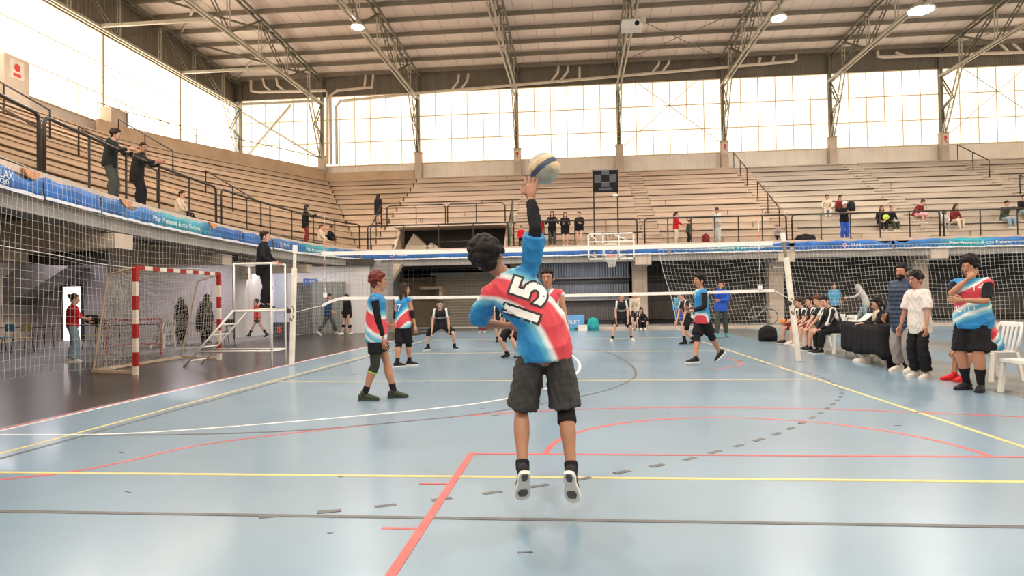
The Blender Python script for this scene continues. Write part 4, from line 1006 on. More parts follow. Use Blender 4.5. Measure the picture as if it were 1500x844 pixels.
def human(label, loc, face, H=1.72, pose=None, top=None, bottom=None, extras=(), hair=('short', 'black'), skin='tan', shoes='shoeb', group=None, wd=1.0, vox=.016, sole=SOLEW, fdetail=1, prints=(), beard=False, wr=.004):
    """one person: an Empty on the ground with body, clothes, hair, eyes, shoes as children. pose is in metres for a 1.72 m figure"""
    p = dict(P=(0, 0, .92), lean=3, side=0, twist=0, py=0, hy=0, hp=0, hr=0, fR=(.10, 0, 0), fL=(-.10, 0, 0), fRy=-8, fLy=8, fRp=0, fLp=0,
             hR=(.27, .06, .78), hL=(-.27, .06, .78), eR=(.3, -1, -.2), eL=(-.3, -1, -.2), kR=(.15, 1, 0), kL=(-.15, 1, 0), curl=28, shR=(0, 0, 0), shL=(0, 0, 0), zf=0)
    p.update(pose or {}); S_ = H/1.72; Hs = S_*1.10; T = lambda q: V3(q)*S_
    root = empty('person', loc, R(face), label, 'person', group)
    key = 'b%d' % len(QUEUE)
    U = mrot(p['twist'], p['lean'], p['side']); Up = mrot(p['py'], p['lean']*.35, p['side']*.35)
    P = T(p['P']); up = U @ V3((0, 0, 1)); ax = U @ V3((1, 0, 0)); fw = U @ V3((0, 1, 0)); pax = Up @ V3((1, 0, 0)); pup = Up @ V3((0, 0, 1))
    mid = P + pup*.16*S_; Nk = mid + up*.365*S_ if 'N' not in p else T(p['N'])
    if 'N' in p: up = (Nk-mid).normalized(); ax = (ax-up*ax.dot(up)).normalized(); fw = up.cross(ax)
    shw = .178*S_*(.5+.5*wd)
    SR = Nk - up*.062*S_ + ax*shw + T(p['shR']); SL = Nk - up*.062*S_ - ax*shw + T(p['shL'])
    if 'SR' in p: SR = T(p['SR'])
    if 'SL' in p: SL = T(p['SL'])
    HR = P - pup*.02*S_ + pax*.085*S_*(.6+.4*wd); HL = P - pup*.02*S_ - pax*.085*S_*(.6+.4*wd)
    Uh = U @ mrot(p['hy'], p['hp'], p['hr']) if 'head' not in p else mrot(*p['head'])
    hu = Uh @ V3((0, 0, 1)); hx = Uh @ V3((1, 0, 0)); hf = Uh @ V3((0, 1, 0))
    HC = Nk + up*.03*S_ + hu*.122*S_ + hf*.026*S_
    if 'HC' in p: HC = T(p['HC'])
    # legs
    def leg(hip, foot, yaw, pit, hint):
        fdir = mrot(yaw, pit) @ V3((0, 1, 0)); fup = mrot(yaw, pit) @ V3((0, 0, 1))
        an = T(foot) + V3((0, 0, .088*S_)) if pit == 0 else T(foot) + V3((0, 0, .088*S_))
        kn, an2 = ik(hip, an, .425*S_, .405*S_, hint); return kn, an2, fdir, fup
    KR, AR, fdR, fuR = leg(HR, p['fR'], p['fRy'], p['fRp'], p['kR']); KL, AL, fdL, fuL = leg(HL, p['fL'], p['fLy'], p['fLp'], p['kL'])
    ER, WR = ik(SR, T(p['hR']), .295*S_, .26*S_, p['eR']); EL, WL = ik(SL, T(p['hL']), .295*S_, .26*S_, p['eL'])
    b = MB(); w = wd*S_
    def torso(mb, i=0.0, hem=.05, top_=True, loose=0):
        # i: inflation, hem: distance below the pelvis centre
        e = (1+loose)
        pts = []
        if hem > 0: pts.append((P - pup*hem*S_, (.150*w+i)*e, (.105*w+i)*e, pax))
        pts += [(P + pup*.0*S_, (.162*w+i)*e, (.112*w+i)*e, pax), (mid, (.138*w+i)*e, (.100*w+i)*e, pax*.5+ax*.5), (mid+(Nk-mid)*.38, (.155*w+i), (.112*w+i), ax),
                (mid+(Nk-mid)*.68, .168*w+i, .112*w+i, ax), (mid+(Nk-mid)*.84, .145*w+i, .092*w+i*.9, ax), (mid+(Nk-mid)*.93, .105*w+i*.6, .075*w+i*.7, ax), (mid+(Nk-mid)*.99, .066*S_+i*.5, .062*S_+i*.5, ax)]
        mb.loft(pts, 18, ax)
        if top_:
            for sh in (SR, SL): mb.loft([(mid+(Nk-mid)*.88, .045*S_+i*.8, .055*S_+i*.8), (sh, .048*w+i*.85, .050*w+i*.85), (sh+(sh-mid-(Nk-mid)*.88).normalized()*.026*S_, .032*w+i*.8, .036*w+i*.8)], 10, up)
    torso(b, 0, .09)
    b.loft([(Nk-up*.05*S_, .062*w, .06*w), (Nk+up*.02*S_, .054*S_, .056*S_), (Nk+up*.06*S_+hf*.008*S_, .052*S_, .054*S_), (HC-hu*.05*S_-hf*.012*S_, .05*S_, .055*S_)], 12, ax)
    def armt(mb, Sh, E, W, t0, t1, i=0, k=1.0, ia=None):
        ia = i if ia is None else ia
        rr = lambda t: (.047*w*(1-t)+.037*w*t if t < 1 else (.036*w*(2-t)+.023*S_*(t-1)) + .006*S_*math.sin((t-1)*3.14))
        pt = lambda t: Sh.lerp(E, t) if t < 1 else E.lerp(W, t-1)
        n = max(2, int((t1-t0)*4)); ts = [t0+(t1-t0)*q/n for q in range(n+1)]
        if t0 < 1 < t1 and 1 not in ts: ts = sorted(ts+[1])
        ii = lambda t: ia+(i-ia)*min(1, (t-t0)/max(.01, (t1-t0))*1.3)
        mb.loft([(pt(t), rr(t)*k+ii(t), rr(t)*k+ii(t)) for t in ts], 10, fw)
    def legt(mb, Hh, K, A, t0, t1, i=0, i1=None, k=1.0):
        i1 = i if i1 is None else i1
        def rr(t):
            if t < 1: return .088*w*(1-t)**1.0 + .054*w*t
            q = t-1; return (.052*w*(1-q)+.034*S_*q) + .014*w*math.sin(min(1, q*1.5)*3.14)
        def pt(t):
            if t < 1: return Hh.lerp(K, t)
            q = t-1; bk = (A-K).normalized().cross(pax).normalized()*.010*S_*math.sin(min(1, q*1.5)*3.14)
            return K.lerp(A, q) + bk
        n = max(2, int((t1-t0)*5)); ts = [t0+(t1-t0)*q/n for q in range(n+1)]
        mb.loft([(pt(t), rr(t)*k+i+(i1-i)*(t-t0)/(t1-t0), rr(t)*k+i+(i1-i)*(t-t0)/(t1-t0)) for t in ts], 12, pax)
    for Hh, K, A in ((HR, KR, AR), (HL, KL, AL)): legt(b, Hh, K, A, 0, 2)
    for Sh, E, W in ((SR, ER, WR), (SL, EL, WL)): armt(b, Sh, E, W, 0, 2)
    # head
    C = HC; Mh = Matrix((hx, hf, hu)).transposed()
    h = lambda x, y, z: C + hx*x*Hs + hf*y*Hs + hu*z*Hs
    b.ball(h(0, -.008, .022), (.073*Hs, .090*Hs, .100*Hs), 16, 12, Mh)
    b.loft([(h(0, .012, .02), .066*Hs, .072*Hs, hx), (h(0, .020, -.035), .058*Hs, .066*Hs, hx), (h(0, .034, -.080), .040*Hs, .048*Hs, hx), (h(0, .045, -.102), .022*Hs, .030*Hs, hx)], 14, hx)
    nose = MB()
    for mbn in ((b if vox < .012 else nose),):
        mbn.loft([(h(0, .082, .012), .008*Hs, .008*Hs, hx), (h(0, .094, -.008), .010*Hs, .010*Hs, hx), (h(0, .100, -.026), .016*Hs, .013*Hs, hx), (h(0, .088, -.036), .014*Hs, .010*Hs, hx)], 8, hx)
        for sx in (1, -1): mbn.ball(h(sx*.076, -.008, -.004), (.012*Hs, .022*Hs, .032*Hs), 8, 6, Mh @ Matrix.Rotation(sx*.35, 3, 'Z'))
    post = MB(); post.add(nose.v, nose.f)
    # hands
    def palmn(W, E, sgn):
        d = (W-E).normalized(); return d, p.get('nR' if sgn > 0 else 'nL', None)
    for sgn, E, W in ((1, ER, WR), (-1, EL, WL)):
        d = (W-E).normalized(); dh = p.get('dR' if sgn > 0 else 'dL'); d = V3(dh) if dh else d
        n = p.get('nR' if sgn > 0 else 'nL') or tuple(V3((-sgn, .15, 0)))
        cu = p.get('cR' if sgn > 0 else 'cL', p['curl'])
        n = V3(n)
        if abs(d.normalized().dot(n.normalized())) > .95: n = V3((0, 1, .1))
        hand_mb(post, W + d.normalized()*.008*S_, d, n, sgn, S_, cu, p.get('spread', 1.0))
    queue(b, vox*S_, 'body', SKINS[skin], root, 2 if vox > .012 else 3, 0, post, key=key)
    # face
    E_ = MB(); 
    for sx in (1, -1):
        e = MB().ball(h(sx*.031, .0695, .010), (.0125*Hs, .010*Hs, .0070*Hs), 8, 6, Mh).build('eye', EYEW if fdetail else EYED, root, smooth=True)
        if fdetail: MB().ball(h(sx*.031, .0765, .010), (.0060*Hs, .005*Hs, .0062*Hs), 8, 5, Mh).build('iris', EYED, e, smooth=True)
        MB().loft([(h(sx*.015, .0835, .029), .004*Hs, .004*Hs), (h(sx*.032, .0825, .036), .0055*Hs, .0045*Hs), (h(sx*.050, .070, .030), .003*Hs, .003*Hs)], 6, hf).build('eyebrow', HAIRS[hair[1]] if hair[1] in HAIRS else EYED, root)
    MB().ball(h(0, .082, -.062), (.023*Hs, .010*Hs, .0075*Hs), 10, 6, Mh).build('mouth', LIP, root, smooth=True)
    if beard:
        bd = MB().loft([(h(0, .022, -.045), .062*Hs, .068*Hs, hx), (h(0, .036, -.082), .048*Hs, .056*Hs, hx), (h(0, .046, -.112), .026*Hs, .034*Hs, hx)], 14, hx)
        queue(bd, .010*Hs, 'beard', HAIRS['black'], root, 1, .002, seed=3, wscale=90)
        MB().ball(h(0, .0925, -.062), (.020*Hs, .010*Hs, .006*Hs), 10, 6, Mh).build('mouth', LIP, root, smooth=True)
        MB().loft([(h(-.026, .088, -.052), .004*Hs, .004*Hs), (h(0, .098, -.046), .006*Hs, .005*Hs), (h(.026, .088, -.052), .004*Hs, .004*Hs)], 6, hf).build('moustache', HAIRS['black'], root)
    # hair
    style, hc = hair; rnd = random.Random(len(QUEUE)); hm = HAIRS.get(hc) or F_[hc]; hb = MB(); hv = max(.008, vox*.8)*S_
    if style != 'bald':
        k = dict(short=1.0, curly=1.12, buzz=.965, long=1.03, tail=1.0, bun=1.0, hood=1.2, cap=1.05, mop=1.08).get(style, 1)
        hb.ball(h(0, -.026, .046), (.080*Hs*k, .090*Hs*k, .092*Hs*k), 16, 12, Mh)
        if style in ('short', 'curly', 'mop', 'long', 'tail', 'bun'):
            nb = dict(short=26, curly=110, mop=60).get(style, 22); rr_ = dict(short=.020, curly=.025, mop=.024).get(style, .018)
            for _ in range(nb):
                a = rnd.uniform(0, 6.28); z = rnd.uniform(-.25 if style != 'short' else .0, 1); r_ = math.sqrt(1-z*z)
                x_, y_, z_ = r_*math.cos(a), r_*math.sin(a), z
                if y_ > .25 and z_ < .5: continue
                hb.ball(h(.079*k*x_, -.018+.092*k*y_, .042+.092*k*z_), rr_*rnd.uniform(.7, 1.2)*Hs, 7, 5)
            for q in range(7):
                x_ = (-.054+.018*q); hb.ball(h(x_, .064-abs(x_)*.45, .092-.008*rnd.random()), (.017*Hs, .015*Hs, .020*Hs), 7, 5, Mh)
        for sx in (1, -1): hb.ball(h(sx*.071, -.006, .022), (.012*Hs, .032*Hs, .040*Hs), 8, 6, Mh)
        hb.ball(h(0, -.055, -.02), (.060*Hs, .045*Hs, .055*Hs), 10, 8, Mh)
        if style == 'long':
            for sx in (-.05, -.02, .02, .05):
                hb.loft([(h(sx, -.06, .02), .035*Hs, .032*Hs), (h(sx*1.3, -.075, -.09), .034*Hs, .028*Hs), (h(sx*1.3, -.08, -.17), .032*Hs, .024*Hs), (h(sx*1.1, -.08, -.25-.03*rnd.random()), .018*Hs, .015*Hs)], 8, hx)
            for sx in (-1, 1): hb.loft([(h(sx*.07, -.01, .03), .018*Hs, .03*Hs), (h(sx*.083, .0, -.07), .018*Hs, .028*Hs), (h(sx*.085, .01, -.17), .016*Hs, .024*Hs)], 8, hx)
        if style == 'tail': hb.loft([(h(0, -.10, .04), .025*Hs, .025*Hs), (h(0, -.145, .0), .028*Hs, .028*Hs), (h(0, -.14, -.10), .024*Hs, .022*Hs), (h(0, -.12, -.19), .012*Hs, .012*Hs)], 8, hx)
        if style == 'bun': hb.ball(h(0, -.115, .085), .038*Hs, 10, 7)
        if style == 'hood': hb.loft([(h(0, -.04, .03), .09*Hs, .09*Hs), (h(0, -.05, -.09), .10*Hs, .085*Hs), (h(0, -.05, -.15), .13*Hs, .10*Hs)], 12, hx)
        if style == 'cap':
            hb.loft([(h(0, .05, .07), .06*Hs, .012*Hs, hx), (h(0, .14, .062), .055*Hs, .007*Hs, hx)], 10, hx)
        nmx = {'hood': 'hood', 'cap': 'cap'}.get(style, 'hair')
        queue(hb, hv, nmx, hm, root, 1 if style in ('curly', 'mop') else 2, .003 if vox < .012 else .002, seed=len(QUEUE), wscale=70)
    # clothes
    if bottom:
        m_, ln, lo = bottom[0], bottom[1], bottom[2] if len(bottom) > 2 else .02
        c = MB(.05); i0 = .012*S_
        c.loft([(P - pup*.07*S_, .155*w+i0, .112*w+i0, pax), (P, .165*w+i0, .115*w+i0, pax), (mid-(mid-P)*.15, .142*w+i0*.6, .103*w+i0*.6, pax)], 16, pax)
        for Hh, K, A in ((HR, KR, AR), (HL, KL, AL)): legt(c, Hh, K, A, 0, ln, i0, lo*S_)
        queue(c, max(.011, vox)*S_, 'shorts' if ln < 1.2 else 'trousers', m_, root, 2, wr*1.2, seed=len(QUEUE)*7, wscale=30)
    skirt = top.get('skirt') if top else None
    if top:
        c = MB(.05); i0 = top.get('i', .014)*S_
        torso(c, i0, top.get('hem', .10), True, top.get('loose', .06))
        sl = top.get('sleeve', .6)
        if sl > 0:
            for Sh, E, W in ((SR, ER, WR), (SL, EL, WL)):
                armt(c, Sh, E, W, 0, min(sl, 1.95), (top.get('si', .018) if sl < 1.2 else .012)*S_, 1.0, .013*S_)
        if top.get('hoodback'): c.loft([(Nk-up*.02*S_-fw*.05*S_-ax*.06*S_, .04*S_, .04*S_), (Nk+up*.01*S_-fw*.095*S_, .06*S_, .05*S_), (Nk-up*.02*S_-fw*.05*S_+ax*.06*S_, .04*S_, .04*S_)], 10, up)
        if top.get('collar'): c.loft([(Nk-up*.03*S_, .09*S_, .085*S_), (Nk+up*.055*S_, .075*S_, .078*S_)], 14, ax)
        queue(c, max(.010, vox)*S_, top.get('name', 'shirt'), top['m'], root, 2, wr*top.get('wrk', 1), seed=len(QUEUE)*5, wscale=top.get('ws', 30), key=key+'t')
        if top.get('under'):      # longer undersleeve in another colour
            um, t1 = top['under']
            for side, Sh, E, W in (('R', SR, ER, WR), ('L', SL, EL, WL)):
                if side in top.get('uside', 'RL'):
                    c = MB(.05); armt(c, Sh, E, W, .35 if sl > .3 else 0, t1, .009*S_); queue(c, max(.009, vox*.8)*S_, 'undersleeve', um, root, 2, .0025, seed=9, wscale=30)
    for ex in extras:
        kind, side, t0, t1, em, inf = ex[:6]
        Hh, K, A = (HR, KR, AR) if side == 'R' else (HL, KL, AL); Sh, E, W = (SR, ER, WR) if side == 'R' else (SL, EL, WL)
        c = MB(.05)
        if kind in ('knee_sleeve', 'sock'): legt(c, Hh, K, A, t0, t1, inf*S_)
        else: armt(c, Sh, E, W, t0, t1, inf*S_)
        queue(c, max(.009, vox*.8)*S_, kind, em, root, 2, .0015, seed=4, wscale=40)
    if shoes:
        for A, fd, fu in ((AR, fdR, fuR), (AL, fdL, fuL)):
            shoe('shoe', A, fd, fu, S_, F_[shoes], root, sole, detail=(2 if fdetail == 2 else (1 if vox < .02 else 0)))
    for pr_ in prints:     # (text, size, centre height along the spine 0..1, front/back, roll, layers)
        txt, size, hgt, fb, rl, dx, layers = pr_
        Nn = fw*(1 if fb == 'f' else -1); X = up.cross(Nn)
        X, Y = X*math.cos(R(rl)) + up*math.sin(R(rl)), up*math.cos(R(rl)) - X*math.sin(R(rl))
        PRINTS.append(dict(key=key+'t', txt=txt, size=size*S_, o=P+(Nk-P)*hgt + (up.cross(Nn))*dx*S_, x=X, y=Y, layers=layers, sub=3))
    return dict(root=root, P=P, N=Nk, WR=WR, WL=WL, HC=HC)
def prop(mb, name, m, person, **k): return mb.build(name, m, person['root'], **k)
def proj(q):
    d = V3(q)-V3(CAM); z = d.dot(_f); return 750+FPX*d.dot(_r2)/z, 422-FPX*d.dot(_u2)/z
class PX:
    """pixels of the 1500x844 frame to a figure's own metres"""
    def __init__(s, face, H, loc=None, feet=None):
        s.face = face; s.S = H/1.72; s.H = H
        if feet: a, b = G(*feet[0]), G(*feet[1]); s.loc = (a+b)/2; s.loc.z = 0
        else: s.loc = V3(loc)
        s.D = (s.loc-V3(CAM)).dot(_f); s.M = Matrix.Rotation(-R(face), 3, 'Z')
        if feet: s.fR, s.fL = tuple(s.M @ (a-s.loc)/s.S), tuple(s.M @ (b-s.loc)/s.S)
    def __call__(s, x, y, dd=0): return tuple(s.M @ (at(x, y, D=s.D+dd)-s.loc)/s.S)
BK = F_['black']; PRW = mat('print_white', (.78, .77, .74), .6, var=.03); PRK = mat('print_black', (.015, .015, .02), .6); PRR = mat('print_red', (.6, .03, .05), .6)
TEAM = 'team in blue and coral shirts'; OPP = 'opponents in black and white kit'

# --- the serving player, airborne
fx = PX(5.45, 1.66, loc=(at(797, 600, D=4.25).x, at(797, 600, D=4.25).y, 0))
SRVJ = bands('server_jersey_print', [(0, COR), (.19, COR), (.22, WHT), (.26, CYA), (.31, BLU), (.40, BLU), (.44, CYA), (.475, WHT), (.50, COR), (.60, COR), (.62, WHT), (.66, CYA), (.70, BLU), (.9, BLU)],
    (0, 0, 1), 1.0, .05, 2.2, .5, 0, center=tuple(V3(fx(708, 545))*fx.S))
def fz(x, y, dy=-.16): a = fx(x, y); return (a[0], fx(x, y, dy)[1], a[2]-.088)
srv = human('airborne server in number 15 blue and coral shirt, right arm up to the ball', fx.loc, 5.45, 1.66,
    dict(P=fx(797, 508, .0), N=fx(736, 402, .04), SR=fx(776, 398, .0), SL=fx(716, 432, .02), HC=fx(718, 380, .03), head=(-24, -6, -26), side=-14, lean=0, py=0,
         fR=fz(834, 682), fL=fz(765, 680), fRp=54, fLp=50, fRy=-14, fLy=6,
         kR=(.15, 1, 0), kL=(-.2, 1, 0), hR=fx(777, 290, .05), eR=(.25, -.9, 0), hL=(fx(745, 490)[0], .34, fx(737, 480)[2]), eL=(-1, .3, -.6),
         dR=(.06, .35, .95), nR=(.15, 1, -.25), cR=16, spread=1.25, cL=60), wd=.88,
    top=dict(m=SRVJ, sleeve=.84, i=.022, si=.040, hem=.09, loose=.12, wrk=1.3, ws=26, under=(BK, 1.88), uside='R'),
    bottom=(mat('charcoal_shorts', (.035, .033, .032), .75, var=.2, scale=9, bump=.1, bscale=90), .92, .058), wr=.006,
    extras=[('knee_sleeve', 'R', .72, 1.22, BK, .012), ('sock', 'R', 1.84, 2.0, BK, .010), ('sock', 'L', 1.84, 2.0, BK, .010)],
    hair=('curly', 'black'), skin='brown', shoes='shoeb', group=None, vox=.0085, fdetail=2,
    prints=[('15', .32, .53, 'b', 32, .045, [(.022, PRK, .004, 'number_outline'), (.008, PRW, .0065, 'number')])])
# the ball
bl = empty('volleyball', at(797, 247, D=4.42), 0, 'worn cream and blue volleyball touching the server\'s raised hand', 'ball')
bm = bmesh.new(); bmesh.ops.create_icosphere(bm, subdivisions=5, radius=.104)
panel = {}; nb_ = V3((-.58, .1, .80)).normalized(); tb_ = V3((.80, .2, .58)).normalized()
for f in bm.faces:      # panels in bands round the ball, each band cut in three
    c = f.calc_center_median().normalized(); dd = c.dot(nb_); k = 0 if dd > .58 else 1 if dd > .14 else 2 if dd > -.22 else 3 if dd > -.62 else 4
    t = c.dot(tb_); panel[f.index] = (k, int((t+1)*1.5) if k != 2 else 0); f.material_index = {0: 2, 1: 0, 2: 1, 3: 0, 4: 2}[k]
    if k == 3 and t < .2: f.material_index = 2
bm.faces.ensure_lookup_table()
for v in bm.verts:
    if len({panel[f.index] for f in v.link_faces}) > 1: v.co *= .985
me = bpy.data.meshes.new('skin'); bm.to_mesh(me); bm.free()
for m_ in (mat('cream_leather', (.58, .43, .27), .5, var=.2, scale=20, bump=.15), mat('navy_leather', (.035, .055, .10), .5, var=.2), mat('grey_leather', (.36, .34, .27), .5, var=.3, scale=15)): me.materials.append(m_)
o = link('panels', me, bl, True)

# --- team mates
f1 = PX(-82, 1.73, feet=((534, 587), (577, 583)))
human('red-haired player with black sleeve standing in profile left of the server', f1.loc, -82, 1.73,
    dict(P=(.02, -.03, .91), lean=2, fR=f1.fR, fL=f1.fL, fRy=0, fLy=4, hy=14, hp=-2, hR=f1(564, 512, -.12), eR=(.5, -1, 0), hL=f1(566, 474, .25), eL=(-.6, -1, -.5), kR=(0, 1, 0), kL=(0, 1, 0)),
    top=dict(m=jersey(1, (.2, .62, .78), .0, 1.5), sleeve=.12, hem=.13, loose=.16, i=.018, under=(BK, 1.86), uside='R'), bottom=(BK, .62, .035),
    extras=[('knee_sleeve', 'R', .62, 1.25, mat('striped_knee_sleeve', (.03, .034, .026), .7, spec=.2), .009), ('knee_sleeve', 'R', 1.2, 1.27, mat('lime_band', (.35, .45, .1), .6), .012), ('sock', 'R', 1.72, 2, BK, .008), ('sock', 'L', 1.72, 2, BK, .008)],
    hair=('mop', 'auburn'), skin='tan', shoes='shoeg', sole=F_['shoeg'], group=TEAM, vox=.013,
    prints=[('7', .16, .62, 'b', 0, 0, [(0, PRW, .005, 'number')])])
f2 = PX(-28, 1.70, feet=((600, 536), (582, 538)))
human('long-haired player with number 17 seen from behind near the net', f2.loc, -28, 1.70,
    dict(fR=f2.fR, fL=f2.fL, hy=-35, fRy=-40, fLy=-25, hR=(.27, .08, .80), hL=(-.28, .05, .80)),
    top=dict(m=jersey(2, (-.75, .1, .66), .28, 1.5), sleeve=.1, hem=.12, loose=.12, i=.016), bottom=(BK, 1.0, .045),
    extras=[('arm_sleeve', 'R', .72, 1.35, BK, .010), ('arm_sleeve', 'L', .72, 1.4, BK, .010), ('knee_sleeve', 'R', .8, 1.2, BK, .014), ('knee_sleeve', 'L', .8, 1.2, BK, .014), ('sock', 'R', 1.75, 2, BK, .008), ('sock', 'L', 1.75, 2, BK, .008)],
    hair=('long', 'dark'), skin='tan', group=TEAM, vox=.015, prints=[('17', .22, .55, 'b', 4, -.05, [(0, PRW, .006, 'number')])])
f3 = PX(172, 1.76, loc=G(806, 571))
human('player facing the camera half hidden behind the server', f3.loc, 172, 1.76,
    dict(hR=(.3, .1, .80), hL=(-.30, .10, .72), fR=(.13, .1, 0), hy=0, lean=4),
    top=dict(m=jersey(3, (.8, .1, .6), .1, 1.5), sleeve=.12, hem=.12, loose=.12, i=.016), bottom=(BK, .9, .045), hair=('short', 'black'), skin='tan', group=TEAM, vox=.014,
    extras=[('knee_sleeve', 'L', .85, 1.2, BK, .014), ('sock', 'R', 1.75, 2, BK, .008), ('sock', 'L', 1.75, 2, BK, .008)])
f4 = PX(100, 1.80, feet=((1018, 535), (1056, 531)))
human('player walking left with rear heel lifted, right of centre by the net', f4.loc, 100, 1.80,
    dict(P=(0, .10, .90), lean=2, fR=f4.fR, fL=(f4.fL[0], f4.fL[1], .06), fRy=8, fLy=0, fLp=42, hy=14, hR=f4(1008, 452, .10), hL=f4(1013, 456, -.14), eR=(.8, -1, -.2), eL=(-.9, -1, -.1), nL=(0, -.3, 1), kR=(0, 1, 0), kL=(0, 1, -.2)),
    top=dict(m=jersey(4, (.55, -.6, .5), .58, 1.6), sleeve=.12, hem=.13, loose=.12, i=.016, under=(BK, 1.8), uside='L'), bottom=(BK, .85, .05),
    extras=[('knee_sleeve', 'R', .82, 1.2, BK, .016), ('knee_sleeve', 'L', .82, 1.2, BK, .016)], hair=('mop', 'black'), skin='tan', group=TEAM, vox=.014,
    prints=[('15', .12, .75, 'f', 0, 0, [(0, PRW, .005, 'number')])])
# --- opponents
f5 = PX(185, 1.68, feet=((627, 513), (666, 512)))
crouch = dict(P=(0, -.16, .70), lean=38, hp=-34, lL=0)
human('opponent crouching with hands on knees left of the server', f5.loc, 185, 1.68,
    dict(P=(0, -.12, .70), lean=36, hp=-14, fR=f5.fR, fL=f5.fL, fRy=-35, fLy=35, hR=(.24, .16, .50), hL=(-.24, .16, .50), eR=(1, -.2, .2), eL=(-1, -.2, .2), kR=(.8, 1, 0), kL=(-.8, 1, 0), dR=(.1, .3, -.9), dL=(-.1, .3, -.9)),
    top=dict(m=BKW, sleeve=.62, hem=.10, i=.018, si=.03), bottom=(BK, .85, .05), extras=[('knee_sleeve', 'R', .85, 1.18, BK, .014), ('sock', 'R', 1.75, 2, BK, .01), ('sock', 'L', 1.75, 2, BK, .01), ('cuff', 'R', .56, .64, F_['white'], .034), ('cuff', 'L', .56, .64, F_['white'], .034)],
    hair=('short', 'dark'), skin='light', group=OPP, vox=.017, prints=[('GREEN', .09, .55, 'f', 0, 0, [(0, PRW, .006, 'lettering')])])
f6 = PX(182, 1.68, feet=((897, 500), (925, 499)))
human('opponent bending with hands on knees in white shoes under the basketball board', f6.loc, 182, 1.68,
    dict(P=(0, -.12, .80), lean=26, hp=0, fR=f6.fR, fL=f6.fL, fRy=-20, fLy=20, hR=(.19, .18, .56), hL=(-.19, .18, .56), eR=(1, -.3, .2), eL=(-1, -.3, .2), kR=(.4, 1, 0), kL=(-.4, 1, 0), dR=(0, .1, -1), dL=(0, .1, -1)),
    top=dict(m=BKW, sleeve=.65, hem=.12, i=.02, si=.035), bottom=(BK, .88, .05), extras=[('sock', 'R', 1.8, 2, BK, .01), ('sock', 'L', 1.8, 2, BK, .01), ('cuff', 'R', .58, .67, F_['white'], .038), ('cuff', 'L', .58, .67, F_['white'], .038)],
    hair=('short', 'dark'), skin='light', shoes='shoew', group=OPP, vox=.018, prints=[('GREEN', .09, .45, 'f', 0, 0, [(0, PRW, .006, 'lettering')])])
f7 = PX(110, 1.70, loc=G(1006, 504))
human('opponent partly hidden behind the walking player, one lower leg showing', f7.loc, 110, 1.70,
    dict(P=(0, -.10, .78), lean=25, hp=-10, fR=(.05, -.3, 0), fL=(-.12, .12, 0), fLy=0, hL=(-.18, .22, .62), hR=(.18, .22, .62), dL=(0, .2, -1)),
    top=dict(m=BKW, sleeve=.6, hem=.1, i=.02, si=.035), bottom=(BK, .85, .05), extras=[('sock', 'R', 1.6, 2, BK, .01), ('sock', 'L', 1.6, 2, BK, .01)], hair=('short', 'dark'), skin='light', group=OPP, vox=.02)
human('opponent behind the server, lower leg showing left of the server\'s hip', G(748, 524), 150, 1.68,
    dict(P=(-.02, -.12, .72), lean=30, hp=-20, fR=(.1, .0, 0), fL=(-.22, 0, 0), hR=(.16, .2, .5), hL=(-.2, .2, .5), kR=(.3, 1, 0)),
    top=dict(m=BKW, sleeve=.6, hem=.1, i=.02, si=.035), bottom=(BK, .9, .05), extras=[('sock', 'R', 1.8, 2, BK, .01)], hair=('short', 'dark'), skin='light', group=OPP, vox=.02)
human('opponent in black shorts behind the server\'s left sleeve', G(733, 501), 180, 1.66,
    dict(P=(0, -.1, .76), lean=28, hp=-15, fR=(.09, 0, 0), fL=(-.18, 0, 0), hR=(.16, .2, .52), hL=(-.16, .2, .52)),
    top=dict(m=BKW, sleeve=.6, hem=.1, i=.02, si=.035), bottom=(BK, .9, .05), extras=[('sock', 'R', 1.7, 2, BK, .01)], hair=('short', 'dark'), skin='light', group=OPP, vox=.022)
human('bystander in spotted red trousers behind the server\'s left arm', G(707, 488), 175, 1.62, dict(hR=(.2, .1, .8), hL=(-.2, .1, .8)),
    top=dict(m=F_['dgrey'], sleeve=1.85, hem=.1, i=.02, name='sweater'), bottom=(POLKA, 1.9, .05), hair=('long', 'dark'), skin='light', shoes='shoew', vox=.024, fdetail=0)
# --- man in the blue jacket
f8 = PX(176, 1.86, feet=((1050, 495), (1064, 494)))
human('coach in royal blue jacket with hand at mouth, standing before the right net', f8.loc, 176, 1.86,
    dict(fR=f8.fR, fL=f8.fL, hR=(.02, .20, 1.50), eR=(.7, .2, -1), hL=(.06, .22, 1.14), eL=(-1, .0, -.3), nR=(0, -1, 0), cR=60),
    top=dict(m=F_['blue'], sleeve=1.9, hem=.12, i=.03, name='jacket', collar=1), bottom=(F_['dgrey'], 1.88, .03), hair=('short', 'black'), skin='tan', shoes='shoet', vox=.02)
